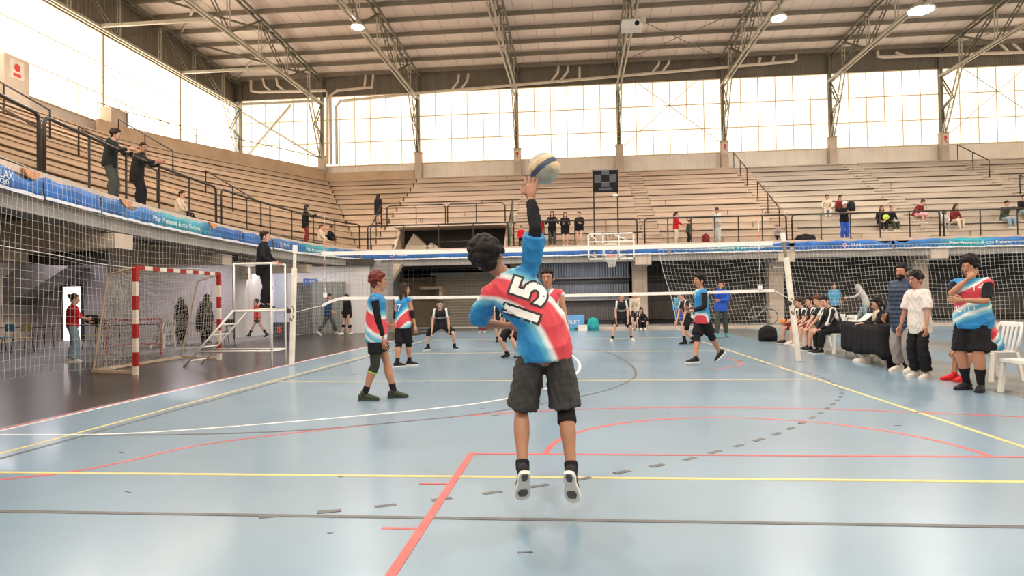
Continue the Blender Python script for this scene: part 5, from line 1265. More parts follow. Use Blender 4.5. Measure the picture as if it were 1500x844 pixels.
# --- standing trio at the scorer's table
f9 = PX(118, 1.82, feet=((1318, 543), (1337, 546)))
PUFF = mat('navy_quilted', (.02, .034, .07), .6, var=.15)
nt_ = PUFF.node_tree; wv = nt_.nodes.new('ShaderNodeTexWave'); wv.bands_direction = 'Z'; wv.inputs['Scale'].default_value = 4.2; tcx = nt_.nodes.new('ShaderNodeTexCoord'); bpn = nt_.nodes.new('ShaderNodeBump'); bpn.inputs['Strength'].default_value = .5; bpn.inputs['Distance'].default_value = .02
nt_.links.new(tcx.outputs['Object'], wv.inputs['Vector']); nt_.links.new(wv.outputs['Fac'], bpn.inputs['Height']); nt_.links.new(bpn.outputs[0], nt_.nodes['Principled BSDF'].inputs['Normal'])
human('bearded man in long navy quilted jacket and grey trousers', f9.loc, 118, 1.82,
    dict(fR=(.12, 0, 0), fL=(-.12, 0.04, 0), hR=(.24, .12, .92), hL=(-.25, .05, .86), hy=8, hp=-4), wd=1.12,
    top=dict(m=PUFF, sleeve=1.9, hem=.30, i=.045, si=.028, name='quilted_jacket', collar=1, wrk=1.3), bottom=(F_['grey'], 1.88, .045), hair=('short', 'black'), skin='tan', shoes='shoew', vox=.014, beard=True, wr=.006)
f10 = PX(112, 1.66, feet=((1342, 552), (1357, 556)))
human('boy in loose white T-shirt and black trousers beside the bearded man', f10.loc, 112, 1.66,
    dict(fR=(.11, -.03, 0), fL=(-.13, .02, 0), hR=(.28, .12, .78), hL=(-.27, .17, .74), hy=-2, hp=4), wd=.92,
    top=dict(m=mat('white_tshirt', (.66, .60, .56), .8, var=.05, scale=8), sleeve=.88, hem=.20, loose=.14, i=.024, si=.042, wrk=1.1, ws=24, name='tshirt'), bottom=(BK, 1.9, .045), hair=('mop', 'black'), skin='tan', shoes='shoew', vox=.013, wr=.007)
f11 = PX(125, 1.80, feet=((1419, 570), (1438, 574)))
human('heavily built player with number 14 and folded arm, hand at mouth', f11.loc, 125, 1.80,
    dict(fR=(.10, 0, 0), fL=(-.10, .06, 0), fRy=-14, fLy=16, hR=f11(1417, 409, -.15), eR=(.9, .3, -1), hL=f11(1411, 440, -.26), eL=(-1, .1, -1.2), nR=(-.3, -1, .1), cR=62, hy=2, hp=2), wd=1.22,
    top=dict(m=jersey(5, (.45, .2, .87), .33, 1.55), sleeve=.1, hem=.12, loose=.10, i=.02, under=(BK, .92), uside='RL', wrk=1.3), bottom=(BK, .95, .05),
    extras=[('sock', 'R', 1.5, 2, BK, .010), ('sock', 'L', 1.5, 2, BK, .010)], hair=('curly', 'black'), skin='tan', shoes='shoeb', sole=F_['shoeb'], group=TEAM, vox=.013, wr=.006,
    prints=[('14', .13, .80, 'f', 0, .13, [(0, PRW, .006, 'number')]), ('METU', .12, .27, 'f', 0, -.05, [(0, PRW, .006, 'lettering')])])

# ---- sitting figures
def sit(h=.45, lean=8, ft=.0, **k):
    d = dict(P=(0, -.44+ft*0, h+.10), lean=lean, fR=(.10, 0, 0), fL=(-.10, 0, 0), hR=(.10, -.10, h+.16), hL=(-.10, -.10, h+.16), eR=(1, -.6, -.2), eL=(-1, -.6, -.2), nR=(0, 0, -1), nL=(0, 0, -1), kR=(.1, .4, 1), kL=(-.1, .4, 1)); d.update(k); return d
WPL = mat('white_plastic', (.74, .72, .67), .35, var=.04)
def chair(loc, rz_, lab, group='white plastic chairs'):
    t = empty('plastic_chair', loc, rz_, lab, 'chair', group)
    s = MB(); s.prism([(-.23, -.22, .42), (.23, -.22, .42), (.25, .22, .43), (-.25, .22, .43)], (0, 0, .03)); s.prism([(-.235, .2, .395), (.235, .2, .395), (.25, .235, .40), (-.25, .235, .40)], (0, 0, .05)); s.build('seat', WPL, t, bevel=.008)
    for sx in (-1, 1):
        MB().prism([(sx*.25-.025, .20, 0), (sx*.25+.025, .20, 0), (sx*.25+.025, .26, 0), (sx*.25-.025, .26, 0)], (-sx*.02, -.04, .43)).build('leg', WPL, t, bevel=.006)
        MB().prism([(sx*.24-.025, -.30, 0), (sx*.24+.025, -.30, 0), (sx*.24+.025, -.25, 0), (sx*.24-.025, -.25, 0)], (-sx*.02, .06, .43)).build('leg', WPL, t, bevel=.006)
        MB().tube([(sx*.22, -.20, .42), (sx*.235, -.25, .62), (sx*.22, -.31, .80), (sx*.18, -.335, .86)], [.022, .022, .02, .018], 8).build('back_post', WPL, t, smooth=True)
    MB().prism([(-.19, -.345, .80), (.19, -.345, .80), (.19, -.32, .80), (-.19, -.32, .80)], (0, -.015, .075)).build('top_rail', WPL, t, bevel=.01)
    for k in range(4):
        x = -.12+.08*k; MB().prism([(x-.018, -.235, .45), (x+.018, -.235, .45), (x+.018, -.22, .45), (x-.018, -.22, .45)], (0, -.10, .37)).build('slat', WPL, t)
    return t
BG = 'substitutes sitting along the bench row'
bench = [  # px of feet, face, label, outfit
    (1147, 503, 80, 'girl at the far end of the bench row holding an orange ball', 'long', 'dark', dict(m=BKW, sleeve=.6, hem=.1, i=.02, si=.03), (F_['maroon'], .8, .045), 'shoeb', 1.58, 6),
    (1160, 505, 85, 'boy second from the far end of the bench row in black kit', 'short', 'dark', dict(m=BKW, sleeve=.6, hem=.1, i=.02, si=.03), (F_['maroon'], .85, .045), 'shoew', 1.64, 22),
    (1170, 508, 88, 'boy in the middle of the bench row, half behind the net post', 'short', 'black', dict(m=BKW, sleeve=.6, hem=.1, i=.02, si=.03), (F_['maroon'], .85, .045), 'shoew', 1.66, 14),
    (1184, 514, 92, 'brown-haired boy in black kit right of the net post', 'mop', 'brown', dict(m=BKW, sleeve=.62, hem=.1, i=.02, si=.03), (F_['khaki'], .8, .045), 'shoeb', 1.70, 20),
    (1199, 518, 95, 'black-haired boy in black and white tracksuit at the near end of the bench row', 'short', 'black', dict(m=BKW, sleeve=1.9, hem=.1, i=.025, name='jacket'), (BK, 1.88, .03), 'shoeb', 1.74, 28)]
for i, (px, py, fc, lab, hs, hcx, tp, bt, sh, H_, ln) in enumerate(bench):
    q = G(px, py); q.z = 0
    r = human(lab, q, fc, H_, sit(.45, ln, hy=(-12, 10, 20, 35, 25)[i], hp=-8, **(dict(hR=(.06, .02, .56), hL=(-.06, .0, .55)) if i > 2 else {})), top=tp, bottom=bt, hair=(hs, hcx), skin='light', shoes=sh, group=BG, vox=.016)
    b = V3((-.44*math.sin(R(fc))*-1, -.44*math.cos(R(fc)), 0)); c_ = q + Matrix.Rotation(R(fc), 3, 'Z') @ V3((0, -.46, 0)); c_.z = 0
    chair(c_, R(fc), ['chair at the far end of the bench row by the black bag', 'second chair from the far end of the bench row', 'chair half hidden behind the net post', 'chair under the brown-haired boy', 'nearest chair of the bench row, by the black table'][i])
    if i == 0: MB().ball(tuple(r['WL']+V3((0, .08, .06))), .085, 14, 10).build('ball', mat('orange_ball', (.75, .25, .05), .6), None, True, label='orange ball in the lap of the girl on the bench', category='ball'); ob_ = COL.objects[-1]
for o in COL.objects:
    if o.get('label', '').startswith('orange ball'): o.location = G(1147, 503); o.rotation_euler = (0, 0, R(80))
# player sitting behind the heavily built one
f12 = PX(100, 1.72, loc=G(1406, 558))
sc_c = f12.loc + Matrix.Rotation(R(100), 3, 'Z') @ V3((0, -.52, 0)); sc_c.z = 0
human('seated player in red shoes leaning forward behind the heavily built one', f12.loc, 100, 1.72,
    sit(.45, 44, P=(0, -.50, .55), hp=-25, hR=(.06, .0, .50), hL=(-.08, .02, .48), fR=(.10, .02, 0), fL=(-.10, 0, 0), dR=(0, .6, -.6), dL=(0, .6, -.6)), wd=1.05,
    top=dict(m=jersey(6, (.3, .8, .5), .15, 2.2), sleeve=.15, hem=.1, loose=.1, i=.02), bottom=(BK, .9, .05), hair=('short', 'black'), skin='tan', shoes='shoer', sole=F_['shoer'], group=TEAM, vox=.014)
chair(sc_c, R(100), 'white chair under the seated player in red shoes')
q = G(1497, 583); q.z = 0; c2 = chair(q + V3((.32, .3, 0)), R(105), 'white chair at the right edge with a black jacket on its back')
jk = MB().loft([((0, -.32, .88), .20, .045), ((0, -.34, .80), .23, .06), ((0, -.33, .60), .22, .05), ((0, -.32, .40), .20, .04)], 14)
o = jk.build('jacket', BK, None, True, label='black jacket hung over the chair back at the right edge', category='jacket'); o.location = c2.location; o.rotation_euler = c2.rotation_euler
# scorer behind the table
f13 = PX(100, 1.62, loc=at(1272, 545, Z=0))
TB = dict(x0=5.95, x1=6.65)
a = at(1232, 471, Z=.75); b_ = at(1289, 479, Z=.75)
tdir = (V3(b_)-V3(a)); tl = tdir.length; tang = math.atan2(tdir.y, tdir.x)
tb = empty('scorer_table', a, tang, 'folding table draped in black cloth beside the bearded man', 'table')
MB().box((0, 0, -.03), (tl, .72, 0)).build('tabletop', WPL, tb)
for x in (.15, tl-.15):
    for y in (.08, .64): MB().tube([(x, y, -.03), (x+(.12 if x > 1 else -.12), y, -.75)], .016).build('leg', F_['grey'], tb)
MB().tube([(.05, .1, -.45), (.9, .1, -.70)], .012).build('brace', F_['grey'], tb)
cl = MB(); nx = 40
def skirt_pts(path, top_z, drop):
    v = []; rnd = random.Random(5)
    for i, (x, y, nxn, nyn) in enumerate(path):
        w_ = .018*math.sin(i*1.7)+.012*math.sin(i*.6)
        for j in range(6):
            t = j/5; d = drop(x)*t; v.append((x+nxn*(w_*t*2+.02*t+.012), y+nyn*(w_*t*2+.02*t+.012), top_z-d))
    return v
path = [(0-.01, .74-.74*i/8, -1, 0) for i in range(9)] + [(tl*i/26, -.01, 0, -1) for i in range(1, 26)] + [(tl+.01, .74*i/8, 1, 0) for i in range(9)]
vs = skirt_pts(path, .012, lambda x: .56+.05*math.sin(x*1.5)+.08*(x > tl-.1)); fs = []
for i in range(len(path)-1):
    for j in range(5): k = i*6+j; fs.append((k, k+6, k+7, k+1))
cl.add(vs, fs); cl.box((-.012, -.012, .004), (tl+.012, .74, .014))
o = cl.build('tablecloth', BK, None, True, label='black cloth draped over the scorer\'s table', category='tablecloth'); o.location = a; o.rotation_euler = (0, 0, tang); sdm = o.modifiers.new('thick', 'SOLIDIFY'); sdm.thickness = .004
def on_table(x, y, z=.016): return tb.matrix_basis @ V3((x, y, z)) if False else V3(a) + Matrix.Rotation(tang, 3, 'Z') @ V3((x, y, z))
PAP = mat('paper', (.72, .68, .60), .7, var=.08, scale=30)
pp = MB().prism([(-.14, -.1, 0), (.14, -.1, 0), (.14, .1, .16), (-.14, .1, .16)], (0, 0, .012))
o = pp.build('score_sheet', PAP, None, label='open score book propped up on the black table', category='book'); o.location = on_table(.75, .3); o.rotation_euler = (0, 0, tang+.2)
o = MB().box((-.3, -.12, 0), (.3, .12, .006)).build('paper_sheet', PAP, None, label='loose white paper sheets lying at the far end of the black table', category='paper'); o.location = on_table(.4, .2); o.rotation_euler = (0, 0, tang)
wc = at(1306, 531, Z=0); wf = math.degrees(tang) + 180
rr = human('scorer with long dark hair and scarf writing at the black table', wc + Matrix.Rotation(R(wf), 3, 'Z') @ V3((0, .48, 0)), wf, 1.64,
    sit(.45, 14, hR=(.10, .02, .80), hL=(-.12, .04, .80), hy=0, hp=6), top=dict(m=BK, sleeve=1.88, hem=.12, i=.03, si=.022, name='coat'), bottom=(F_['khaki'], 1.88, .03), hair=('long', 'black'), skin='light', shoes='shoew', vox=.015,
    extras=[])
scf = MB().loft([(rr['N']+V3((-.05, .02, .02)), .05, .04), (rr['N']+V3((-.06, .10, -.04)), .035, .03), (rr['N']+V3((-.05, .15, -.24)), .03, .015)], 8).loft([(rr['N']+V3((.05, .02, .02)), .05, .04), (rr['N']+V3((.06, .10, -.04)), .035, .03), (rr['N']+V3((.04, .15, -.20)), .03, .015)], 8).loft([(rr['N']+V3((-.07, 0, .03)), .04, .05), (rr['N']+V3((0, .06, .05)), .045, .04), (rr['N']+V3((.07, 0, .03)), .04, .05)], 8)
scf.build('scarf', F_['cream'], rr['root'], True)
chair(wc, R(wf), 'chair under the scorer behind the black table')
def bag(loc, s, m, lab, rz_=0):
    t = empty('bag', loc, rz_, lab, 'bag'); w_, d_, h_ = s
    b = MB().loft([((0, 0, .02), w_*.48, d_*.45), ((0, 0, h_*.3), w_*.5, d_*.5), ((0, 0, h_*.75), w_*.47, d_*.46), ((0, 0, h_*.97), w_*.38, d_*.32)], 14); b.build('shell', m, t, True)
    MB().ball((0, -d_*.48, h_*.35), (w_*.33, d_*.12, h_*.25), 10, 6).build('pocket', m, t, True)
    MB().tube([(-w_*.12, 0, h_*.95), (-w_*.1, 0, h_*1.12), (w_*.1, 0, h_*1.12), (w_*.12, 0, h_*.95)], .012).build('handle', BK, t)
    return t
bag(G(1125, 500), (.55, .4, .42), BK, 'black bag on the floor at the far end of the bench row')
q = on_table(2.75, .3, -.75); q.z = 0; bag(q, (.34, .26, .42), BK, 'black backpack on the floor behind the bearded man\'s legs')
# ================================================================ NET, POSTS, STANDS, GOAL
WHT_T = mat('white_net_tape', (.80, .77, .72), .6, var=.05)
def zt(x): return 2.415 - 0*x
pl = at(428, 535, Z=0); pR = at(1174, 531, Z=0)
net = empty('volleyball_net', (0, 0, 0), 0, 'volleyball net with white bands stretched between the two posts', 'net')
xl, xr = -4.72, 4.72
def netP(u, v):       # v 0 bottom band, 1 top band
    x = xl + (xr-xl)*u; e = abs(2*u-1)
    zb = 1.44 - .03*(1-e*e) - (.16*max(0, (e-.90)/.10)**1.6 if u < .5 else .0)
    zt_ = 2.40 - .02*(1-e*e)
    return Vector((x, .01*math.sin(u*20+v*4), zb + (zt_-zb)*v))
cord_net('mesh', netP, 94, 10, .0016, NETD, net, su=2, sv=2, kind='stuff')
def band(v, hgt, name, u0=0, u1=1):
    mb = MB(); n = 60; vs = []
    for i in range(n+1):
        p = netP(u0+(u1-u0)*i/n, v)
        for dy, dz in ((-.012, -hgt/2), (-.012, hgt/2), (.012, hgt/2), (.012, -hgt/2)): vs.append((p.x, p.y+dy, p.z+dz))
    fs = [(i*4+k, i*4+(k+1) % 4, i*4+4+(k+1) % 4, i*4+4+k) for i in range(n) for k in range(4)] + [(3, 2, 1, 0), (n*4, n*4+1, n*4+2, n*4+3)]
    mb.add(vs, fs).build(name, WHT_T, net)
band(1, .085, 'top_band'); band(0, .06, 'bottom_band')
for sx, base, ztop, tx in ((-1, pl, 2.52, .06), (1, pR, 2.52, -.10)):
    top = Vector((base.x+tx*1.6, base.y*0+.0, ztop))
    a = netP(0 if sx < 0 else 1, 1); b = netP(0 if sx < 0 else 1, 0)
    MB().tube([a, Vector((top.x, 0, 2.42))], .006).tube([b, Vector((top.x, 0, 1.15 if sx < 0 else 1.28))], .007).tube([netP(0 if sx < 0 else 1, .5), Vector((top.x, 0, 1.9))], .004).build('tie_rope', WHT_T, net)
def antenna(x, lab):
    t = empty('net_antenna', (x, -.03, 1.46), 0, lab, 'antenna', 'antennas on the volleyball net')
    for k in range(9):
        MB().tube([(0, 0, .2*k), (0, 0, .2*k+.2)], .0055).build('white_section' if k % 2 else 'red_section', WHITEP if k % 2 == 0 else mat('antenna_red', (.6, .22, .18), .5), t)
    MB().box((-.03, -.02, .0), (.03, .02, .05)).box((-.04, -.015, .0), (.04, .015, .09)).build('clip', WHITEP, t)
antenna(at(477, 430, Y=0).x, 'antenna at the left end of the volleyball net'); antenna(at(1113, 430, Y=0).x, 'antenna at the right end of the volleyball net')
def post(base, tx, lab, dark):
    t = empty('net_post', (base.x, 0, 0), 0, lab, 'post', 'volleyball net posts')
    MB().bar((0, 0, 0), (tx, 0, 2.1), .10, .10, (0, 1, 0)).build('pad', mat('worn_white_pad', (.74, .69, .60), .6, var=.12, scale=5), t, bevel=.02)
    MB().bar((tx*.8, 0, 1.6), (tx*1.25, 0, 2.56), .055, .05, (0, 1, 0)).build('pole', mat('post_steel', (.25, .2, .15), .5, .3) if dark else mat('worn_white_pad', (1, 1, 1)), t)
    MB().bar((tx*1.22, 0, 2.42), (tx*1.27, 0, 2.60), .085, .08, (0, 1, 0)).build('top_cap', WHITEP, t, bevel=.01)
    mb = MB()
    rnd = random.Random(3)
    for k in range(9):
        z = .85+rnd.random()*.5; mb.ball((tx*z/2.1+rnd.uniform(-.04, .04), -.052, z), (.008+.012*rnd.random(), .003, .02+.03*rnd.random()), 6, 4)
    mb.build('worn_patches', mat('rust_wear', (.22, .14, .08), .8), t)
    MB().tube([(tx*.55-.02, -.06, 1.16), (tx*.55-.08, -.09, 1.2), (tx*.55-.11, -.07, 1.28)], .012).ball((tx*.55-.07, -.08, 1.18), (.05, .03, .05), 8, 6).build('winch', RAILM, t)
post(pl, .08, 'left net post, padded white, beside the referee stand', False)
post(pR, -.20, 'right net post leaning left, white with a dark upper section', True)

# referee stand
px0 = at(352, 453, Z=1.15); RS = (at(400, 537, Z=0).x, -.30); SW = .78
t = empty('referee_stand', (0, 0, 0), 0, 'white tubular referee stand with a sloping ladder at the left post', 'stand')
xr_ = -5.72; xl_ = -6.55; yn, yf = -.30, .38; ZP, ZTT = 1.22, 2.20
for nm_, pts in (('leg', [(xr_, yn, 0), (xr_, yn, ZTT)]), ('leg', [(xr_, yf, 0), (xr_, yf, ZTT)]), ('post', [(xl_, yn, ZP), (xl_, yn, ZTT)]), ('post', [(xl_, yf, ZP), (xl_, yf, ZTT)])):
    MB().tube(pts, .022, 7).build(nm_, WHITEP, t, smooth=True)
MB().tube([(xr_, yn, ZTT), (xl_, yn, ZTT), (xl_, yf, ZTT), (xr_, yf, ZTT)], .024, 7, True).build('top_rail', WHITEP, t)
MB().tube([(xr_, yn, ZP-.03), (xl_, yn, ZP-.03), (xl_, yf, ZP-.03), (xr_, yf, ZP-.03)], .022, 7, True).build('platform_frame', WHITEP, t)
MB().box((xl_, yn, ZP-.02), (xr_, yf, ZP)).build('platform', mat('stand_platform', (.55, .48, .38), .6), t)
for y in (yn, yf):
    MB().tube([(xl_, y, ZP), (xl_-1.15, y, 0)], .022, 7).build('ladder_rail', WHITEP, t, smooth=True)
    MB().tube([(xr_, y, .33), (xl_-.80, y, .33)], .022, 7).build('lower_bar', WHITEP, t, smooth=True)
for z in (.13, .42, .68, .90): x = xl_-1.15*(1-z/ZP); MB().tube([(x, yn, z), (x, yf, z)], .018).build('rung', WHITEP, t)
MB().tube([(xr_, yn, .33), (xr_, yf, .33)], .02).build('lower_bar', WHITEP, t)
human('referee in black jacket and trousers standing on the white stand', ((xl_+xr_)/2+.07, .05, ZP), -75, 1.70,
    dict(hR=(.20, .26, 1.02), hL=(-.10, .30, 1.02), hy=0, eR=(1, -1, 0), eL=(-1, -.4, -.3), fR=(.09, 0, 0), fL=(-.1, .05, 0)), top=dict(m=BK, sleeve=1.88, hem=.17, i=.035, si=.024, name='jacket', collar=1), bottom=(BK, 1.88, .035), hair=('short', 'dark'), skin='light', shoes='shoeb', vox=.015)

# handball goal
gA, gB = Vector((-7.80, -1.72, 0)), Vector((-7.92, 1.55, 0))
g = empty('handball_goal', gA, 0, 'handball goal with red and white striped frame and a slack net', 'goal')
GR, GW = mat('goal_red', (.32, .015, .015), .5, var=.12), mat('goal_white', (.66, .58, .50), .5, var=.1)
GT = 2.08; h = .045
def striped(a, b, n, first):
    a, b = Vector(a), Vector(b)
    for k in range(n):
        MB().bar(a.lerp(b, k/n), a.lerp(b, (k+1)/n), .08, .08).build('red_stripe' if (k+first) % 2 == 0 else 'white_stripe', GR if (k+first) % 2 == 0 else GW, g)
d = gB-gA
striped((0, 0, 0), (0, 0, .16), 1, 1); striped((0, 0, .16), (0, 0, GT), 7, 0)
striped(d, d+Vector((0, 0, .16)), 1, 1); striped(d+Vector((0, 0, .16)), d+Vector((0, 0, GT)), 7, 0)
striped(Vector((0, 0, GT-.0)), d+Vector((0, 0, GT-.0)), 13, 0)
GF = mat('goal_frame_tube', (.55, .42, .30), .5, var=.1)
bA, bB = Vector((-1.15, .35, .05)), d+Vector((-1.2, .35, .05)); tA, tB = Vector((-.65, .12, GT-.12)), d+Vector((-.65, .2, GT-.15))
MB().bar((0, 0, .04), bA, .07, .06).build('ground_bar', GF, g); MB().bar(d+Vector((0, 0, .04)), bB, .07, .06).build('ground_bar', GF, g); MB().bar(bA, bB, .07, .05).build('ground_bar', GF, g)
for a_, b_ in (((0, 0, GT), tA), (d+Vector((0, 0, GT)), tB), (tA, bA), (tB, bB)): MB().tube([a_, b_], .02, 7).build('frame_tube', GF, g)
NG = mat('goal_net_cord', (.50, .46, .40), .8, var=.2)
def sagf(p, u, v, k=1): return p + Vector((.05*math.sin(u*17+v*9), .04*math.sin(u*11-v*13), .04*math.sin(u*9+v*17)))*k
def gback(u, v):
    a = tA.lerp(tB, u); b = bA.lerp(bB, u); p = b.lerp(a, v); p.z -= .35*math.sin(u*3.14)*v*v; p.x += .35*math.sin(v*3.14)*math.sin(u*3.14*1.0)*.8
    return sagf(p, u, v)
cord_net('net_mesh', gback, 34, 22, .0036, NG, g, 1, 1, kind='stuff')
for s_, t0, b0 in ((Vector((0, 0, 0)), tA, bA), (d, tB, bB)):
    def gside(u, v, s_=s_, t0=t0, b0=b0):
        a = (s_+Vector((0, 0, GT))).lerp(t0, u); b = s_.lerp(b0, u); p = b.lerp(a, v); return sagf(p, u, v, .9*math.sin(u*3.14))
    cord_net('net_mesh', gside, 14, 22, .0036, NG, g, 1, 1, kind='stuff')
def gtop(u, v): p = (Vector((0, 0, GT)).lerp(d+Vector((0, 0, GT)), u)).lerp(tA.lerp(tB, u), v); p.z -= .25*math.sin(u*3.14)*v; return sagf(p, u, v, .6*v)
cord_net('net_mesh', gtop, 34, 7, .0036, NG, g, 1, 1, kind='stuff')

# basketball board in front of the far balcony
bc = at(895, 361, Y=12.3)
bb = empty('basketball_backboard', (bc.x, 12.3, 0), 0, 'clear basketball backboard with white frame hung before the far balcony', 'backboard')
z0, z1, hw = at(895, 380, Y=12.3).z, at(895, 341, Y=12.3).z, .90
def frame(x0, x1, za, zb, w_, nm_): MB().box((x0, -.03, za), (x0+w_, .01, zb)).box((x1-w_, -.03, za), (x1, .01, zb)).box((x0, -.03, zb-w_), (x1, .01, zb)).box((x0, -.03, za), (x1, .01, za+w_)).build(nm_, WHITEP, bb)
frame(-hw, hw, z0, z1, .055, 'outer_frame'); frame(-.30, .30, z0+.1, z0+.62, .05, 'target_square')
MB().box((-.33, -.03, z0), (-.28, 0, z1)).box((.28, -.03, z0), (.33, 0, z1)).box((-hw, -.025, z0+.68), (hw, 0, z0+.72)).build('inner_bars', WHITEP, bb)
gm, nt, b, N, L = nm('clear_acrylic'); b.inputs['Transmission Weight'].default_value = 1; b.inputs['Roughness'].default_value = .03; b.inputs['IOR'].default_value = 1.05; b.inputs['Base Color'].default_value = (.95, .95, .95, 1)
MB().box((-hw+.05, -.012, z0+.05), (hw-.05, -.004, z1-.05)).build('clear_panel', gm, bb)
for sx in (-1, 1):
    MB().prism([(sx*.58-.1, 0, z1-.35), (sx*.58+.1, 0, z1-.35), (sx*.58, 0, z1-.18)], (0, .03, 0)).build('gusset', WHITEP, bb)
    MB().tube([(sx*.55, .02, z1-.25), (sx*.5-.2, 2.2, z1+.1), (sx*.5-.2, 3.95, z1+.15)], .03, 6).tube([(sx*.55, .02, z0+.1), (sx*.5-.2, 3.95, z1-.6)], .03, 6).build('support_arm', WHITEP, bb)
MB().tube([(.22*math.cos(a), -.28+.22*math.sin(a), z0+.12) for a in [math.pi*k/12 for k in range(24)]], .018, 6, True).box((-.06, -.08, z0+.09), (.06, 0, z0+.15)).build('rim', mat('rim_orange', (.75, .25, .12), .4), bb)
def hoopn(u, v): a = u*6.283; r_ = .13+.09*v; return Vector((r_*math.cos(a+v*.5), -.28+r_*math.sin(a+v*.5), z0+.12-.42*(1-v)))
cord_net('hoop_net', hoopn, 16, 8, .006, WHT_T, bb, kind='stuff')

# scoreboard on two poles
sb = empty('scoreboard', (2.17, 17.0, SZ), 0, 'small square black scoreboard on two thin poles in the far stand', 'scoreboard')
MB().box((-.58, -.08, 2.5), (.58, .08, 3.5)).build('cabinet', BLACK, sb, bevel=.01)
MB().box((-.62, -.1, 3.5), (.62, .1, 3.54)).build('top_strip', mat('board_edge', (.3, .26, .22), .6), sb)
for x in (-.54, .54): MB().tube([(x, 0, 0), (x, 0, 2.5)], .035, 7).build('pole', RAILM, sb)
SEGM = mat('display_panel', (.045, .055, .07), .4, var=.2)
for x, z, w_, h_ in ((0, 3.37, .34, .2), (-.34, 3.1, .32, .34), (.34, 3.1, .32, .34), (0, 2.83, .34, .2), (-.0, 2.62, .62, .1)):
    MB().box((x-w_/2, -.095, z-h_/2), (x+w_/2, -.08, z+h_/2)).build('display', SEGM, sb)
    MB().box((x-w_/2, -.1, z+h_/2), (x+w_/2, -.085, z+h_/2+.015)).build('caption_strip', mat('caption_grey', (.2, .22, .25), .5), sb)
MB().box((.33, -.06, 2.3), (.55, .06, 2.4)).build('speaker_bracket', WHITEP, sb)

# things standing against the sheets: sign panel, carton, backpacks
q = at(842, 485, Y=15.05)
t = empty('sponsor_panel', (q.x, 15.0, 0), 0, 'blue sponsor panel with white letters on the floor behind the server', 'sign')
MB().box((-.42, -.02, .10), (.42, .02, .68)).build('panel', mat('panel_sky', (.12, .33, .62), .5, var=.12), t, bevel=.01); MB().box((-.4, -.1, 0), (.0, .1, .12)).build('base', mat('panel_teal', (.04, .28, .40), .5), t)
me = text_mesh('DLEY', .24, .003); me.materials.append(WHITEP); o = link('lettering', me, t); o.location = (-.06, -.025, .36); o.rotation_euler = (R(90), 0, 0)
t = empty('carton', (q.x+.33, 14.75, 0), 0, 'low white carton in front of the blue sponsor panel', 'box'); MB().box((-.2, -.12, 0), (.2, .12, .24)).build('box', mat('white_card', (.75, .70, .65), .7), t, bevel=.01); MB().box((-.2, -.125, .18), (.2, .125, .245)).build('lid_edge', WHITEP, t)
TEAL = fab('teal_cloth', (.03, .30, .32))
bag(at(869, 486, Y=14.9).xy.to_3d(), (.5, .34, .52), TEAL, 'teal backpack lying on the floor left of the opponent in white shoes')
bag(at(857, 486, Y=14.8).xy.to_3d(), (.3, .25, .2), fab('pale_teal_cloth', (.18, .34, .36)), 'small pale teal bag beside the teal backpack')

# people behind the court
human('person in cream top with blond hair leaning against the pillar', (at(931, 478, Y=14.6).x, 14.6, 0), 160, 1.72, dict(lean=22, P=(0, -.12, .86), hp=-6, hR=(.15, .22, .66), hL=(-.15, .22, .66)),
    top=dict(m=F_['cream'], sleeve=1.88, hem=.14, i=.03, name='sweater'), bottom=(BKW, .8, .05), hair=('long', 'blond'), skin='pale', shoes='shoew', vox=.022, fdetail=0)
human('girl in black sitting on the kerb with long dark hair under the basketball board', (at(941, 480, Y=14.5).x, 14.45, 0), 190, 1.60, sit(.12, 12, P=(0, -.34, .22), hR=(.12, -.02, .42), hL=(-.12, -.02, .42), fR=(.1, .05, 0)),
    top=dict(m=BK, sleeve=1.88, hem=.12, i=.03, name='coat'), bottom=(BK, 1.9, .03), hair=('long', 'dark'), skin='light', shoes='shoew', vox=.022, fdetail=0)
human('distant person in light blue jacket behind the left edge of the right net', (at(993, 470, Y=17.4).x, 17.4, .10), 200, 1.62, dict(lean=24, P=(0, -.1, .84), hR=(.2, .2, .7), hL=(-.2, .2, .7)),
    top=dict(m=F_['sky'], sleeve=1.88, hem=.14, i=.03, name='jacket'), bottom=(F_['blue'], 1.88, .03), hair=('short', 'dark'), skin='light', shoes='shoeb', vox=.028, fdetail=0)
human('distant person in bright blue top behind the net above the bench row', (at(1223, 478, Y=16.6).x, 16.6, .10), 170, 1.75, dict(), top=dict(m=F_['sky'], sleeve=1.0, hem=.14, i=.04, name='shirt'), bottom=(BK, 1.88, .03), hair=('short', 'brown'), skin='light', shoes='shoeb', vox=.028, fdetail=0)
human('distant person in pale grey hoodie stepping left behind the net above the table', (at(1263, 478, Y=16.2).x, 16.2, .10), 70, 1.78, dict(lean=26, P=(0, -.15, .88), hR=(.15, .48, 1.1), hL=(-.15, .5, 1.1), fR=(.1, .22, 0), fL=(-.1, -.3, 0)),
    top=dict(m=F_['lightg'], sleeve=1.88, hem=.14, i=.03, name='hoodie'), bottom=(F_['denim'], 1.88, .03), hair=('hood', 'lightg'), skin='light', shoes='shoeb', vox=.028, fdetail=0)
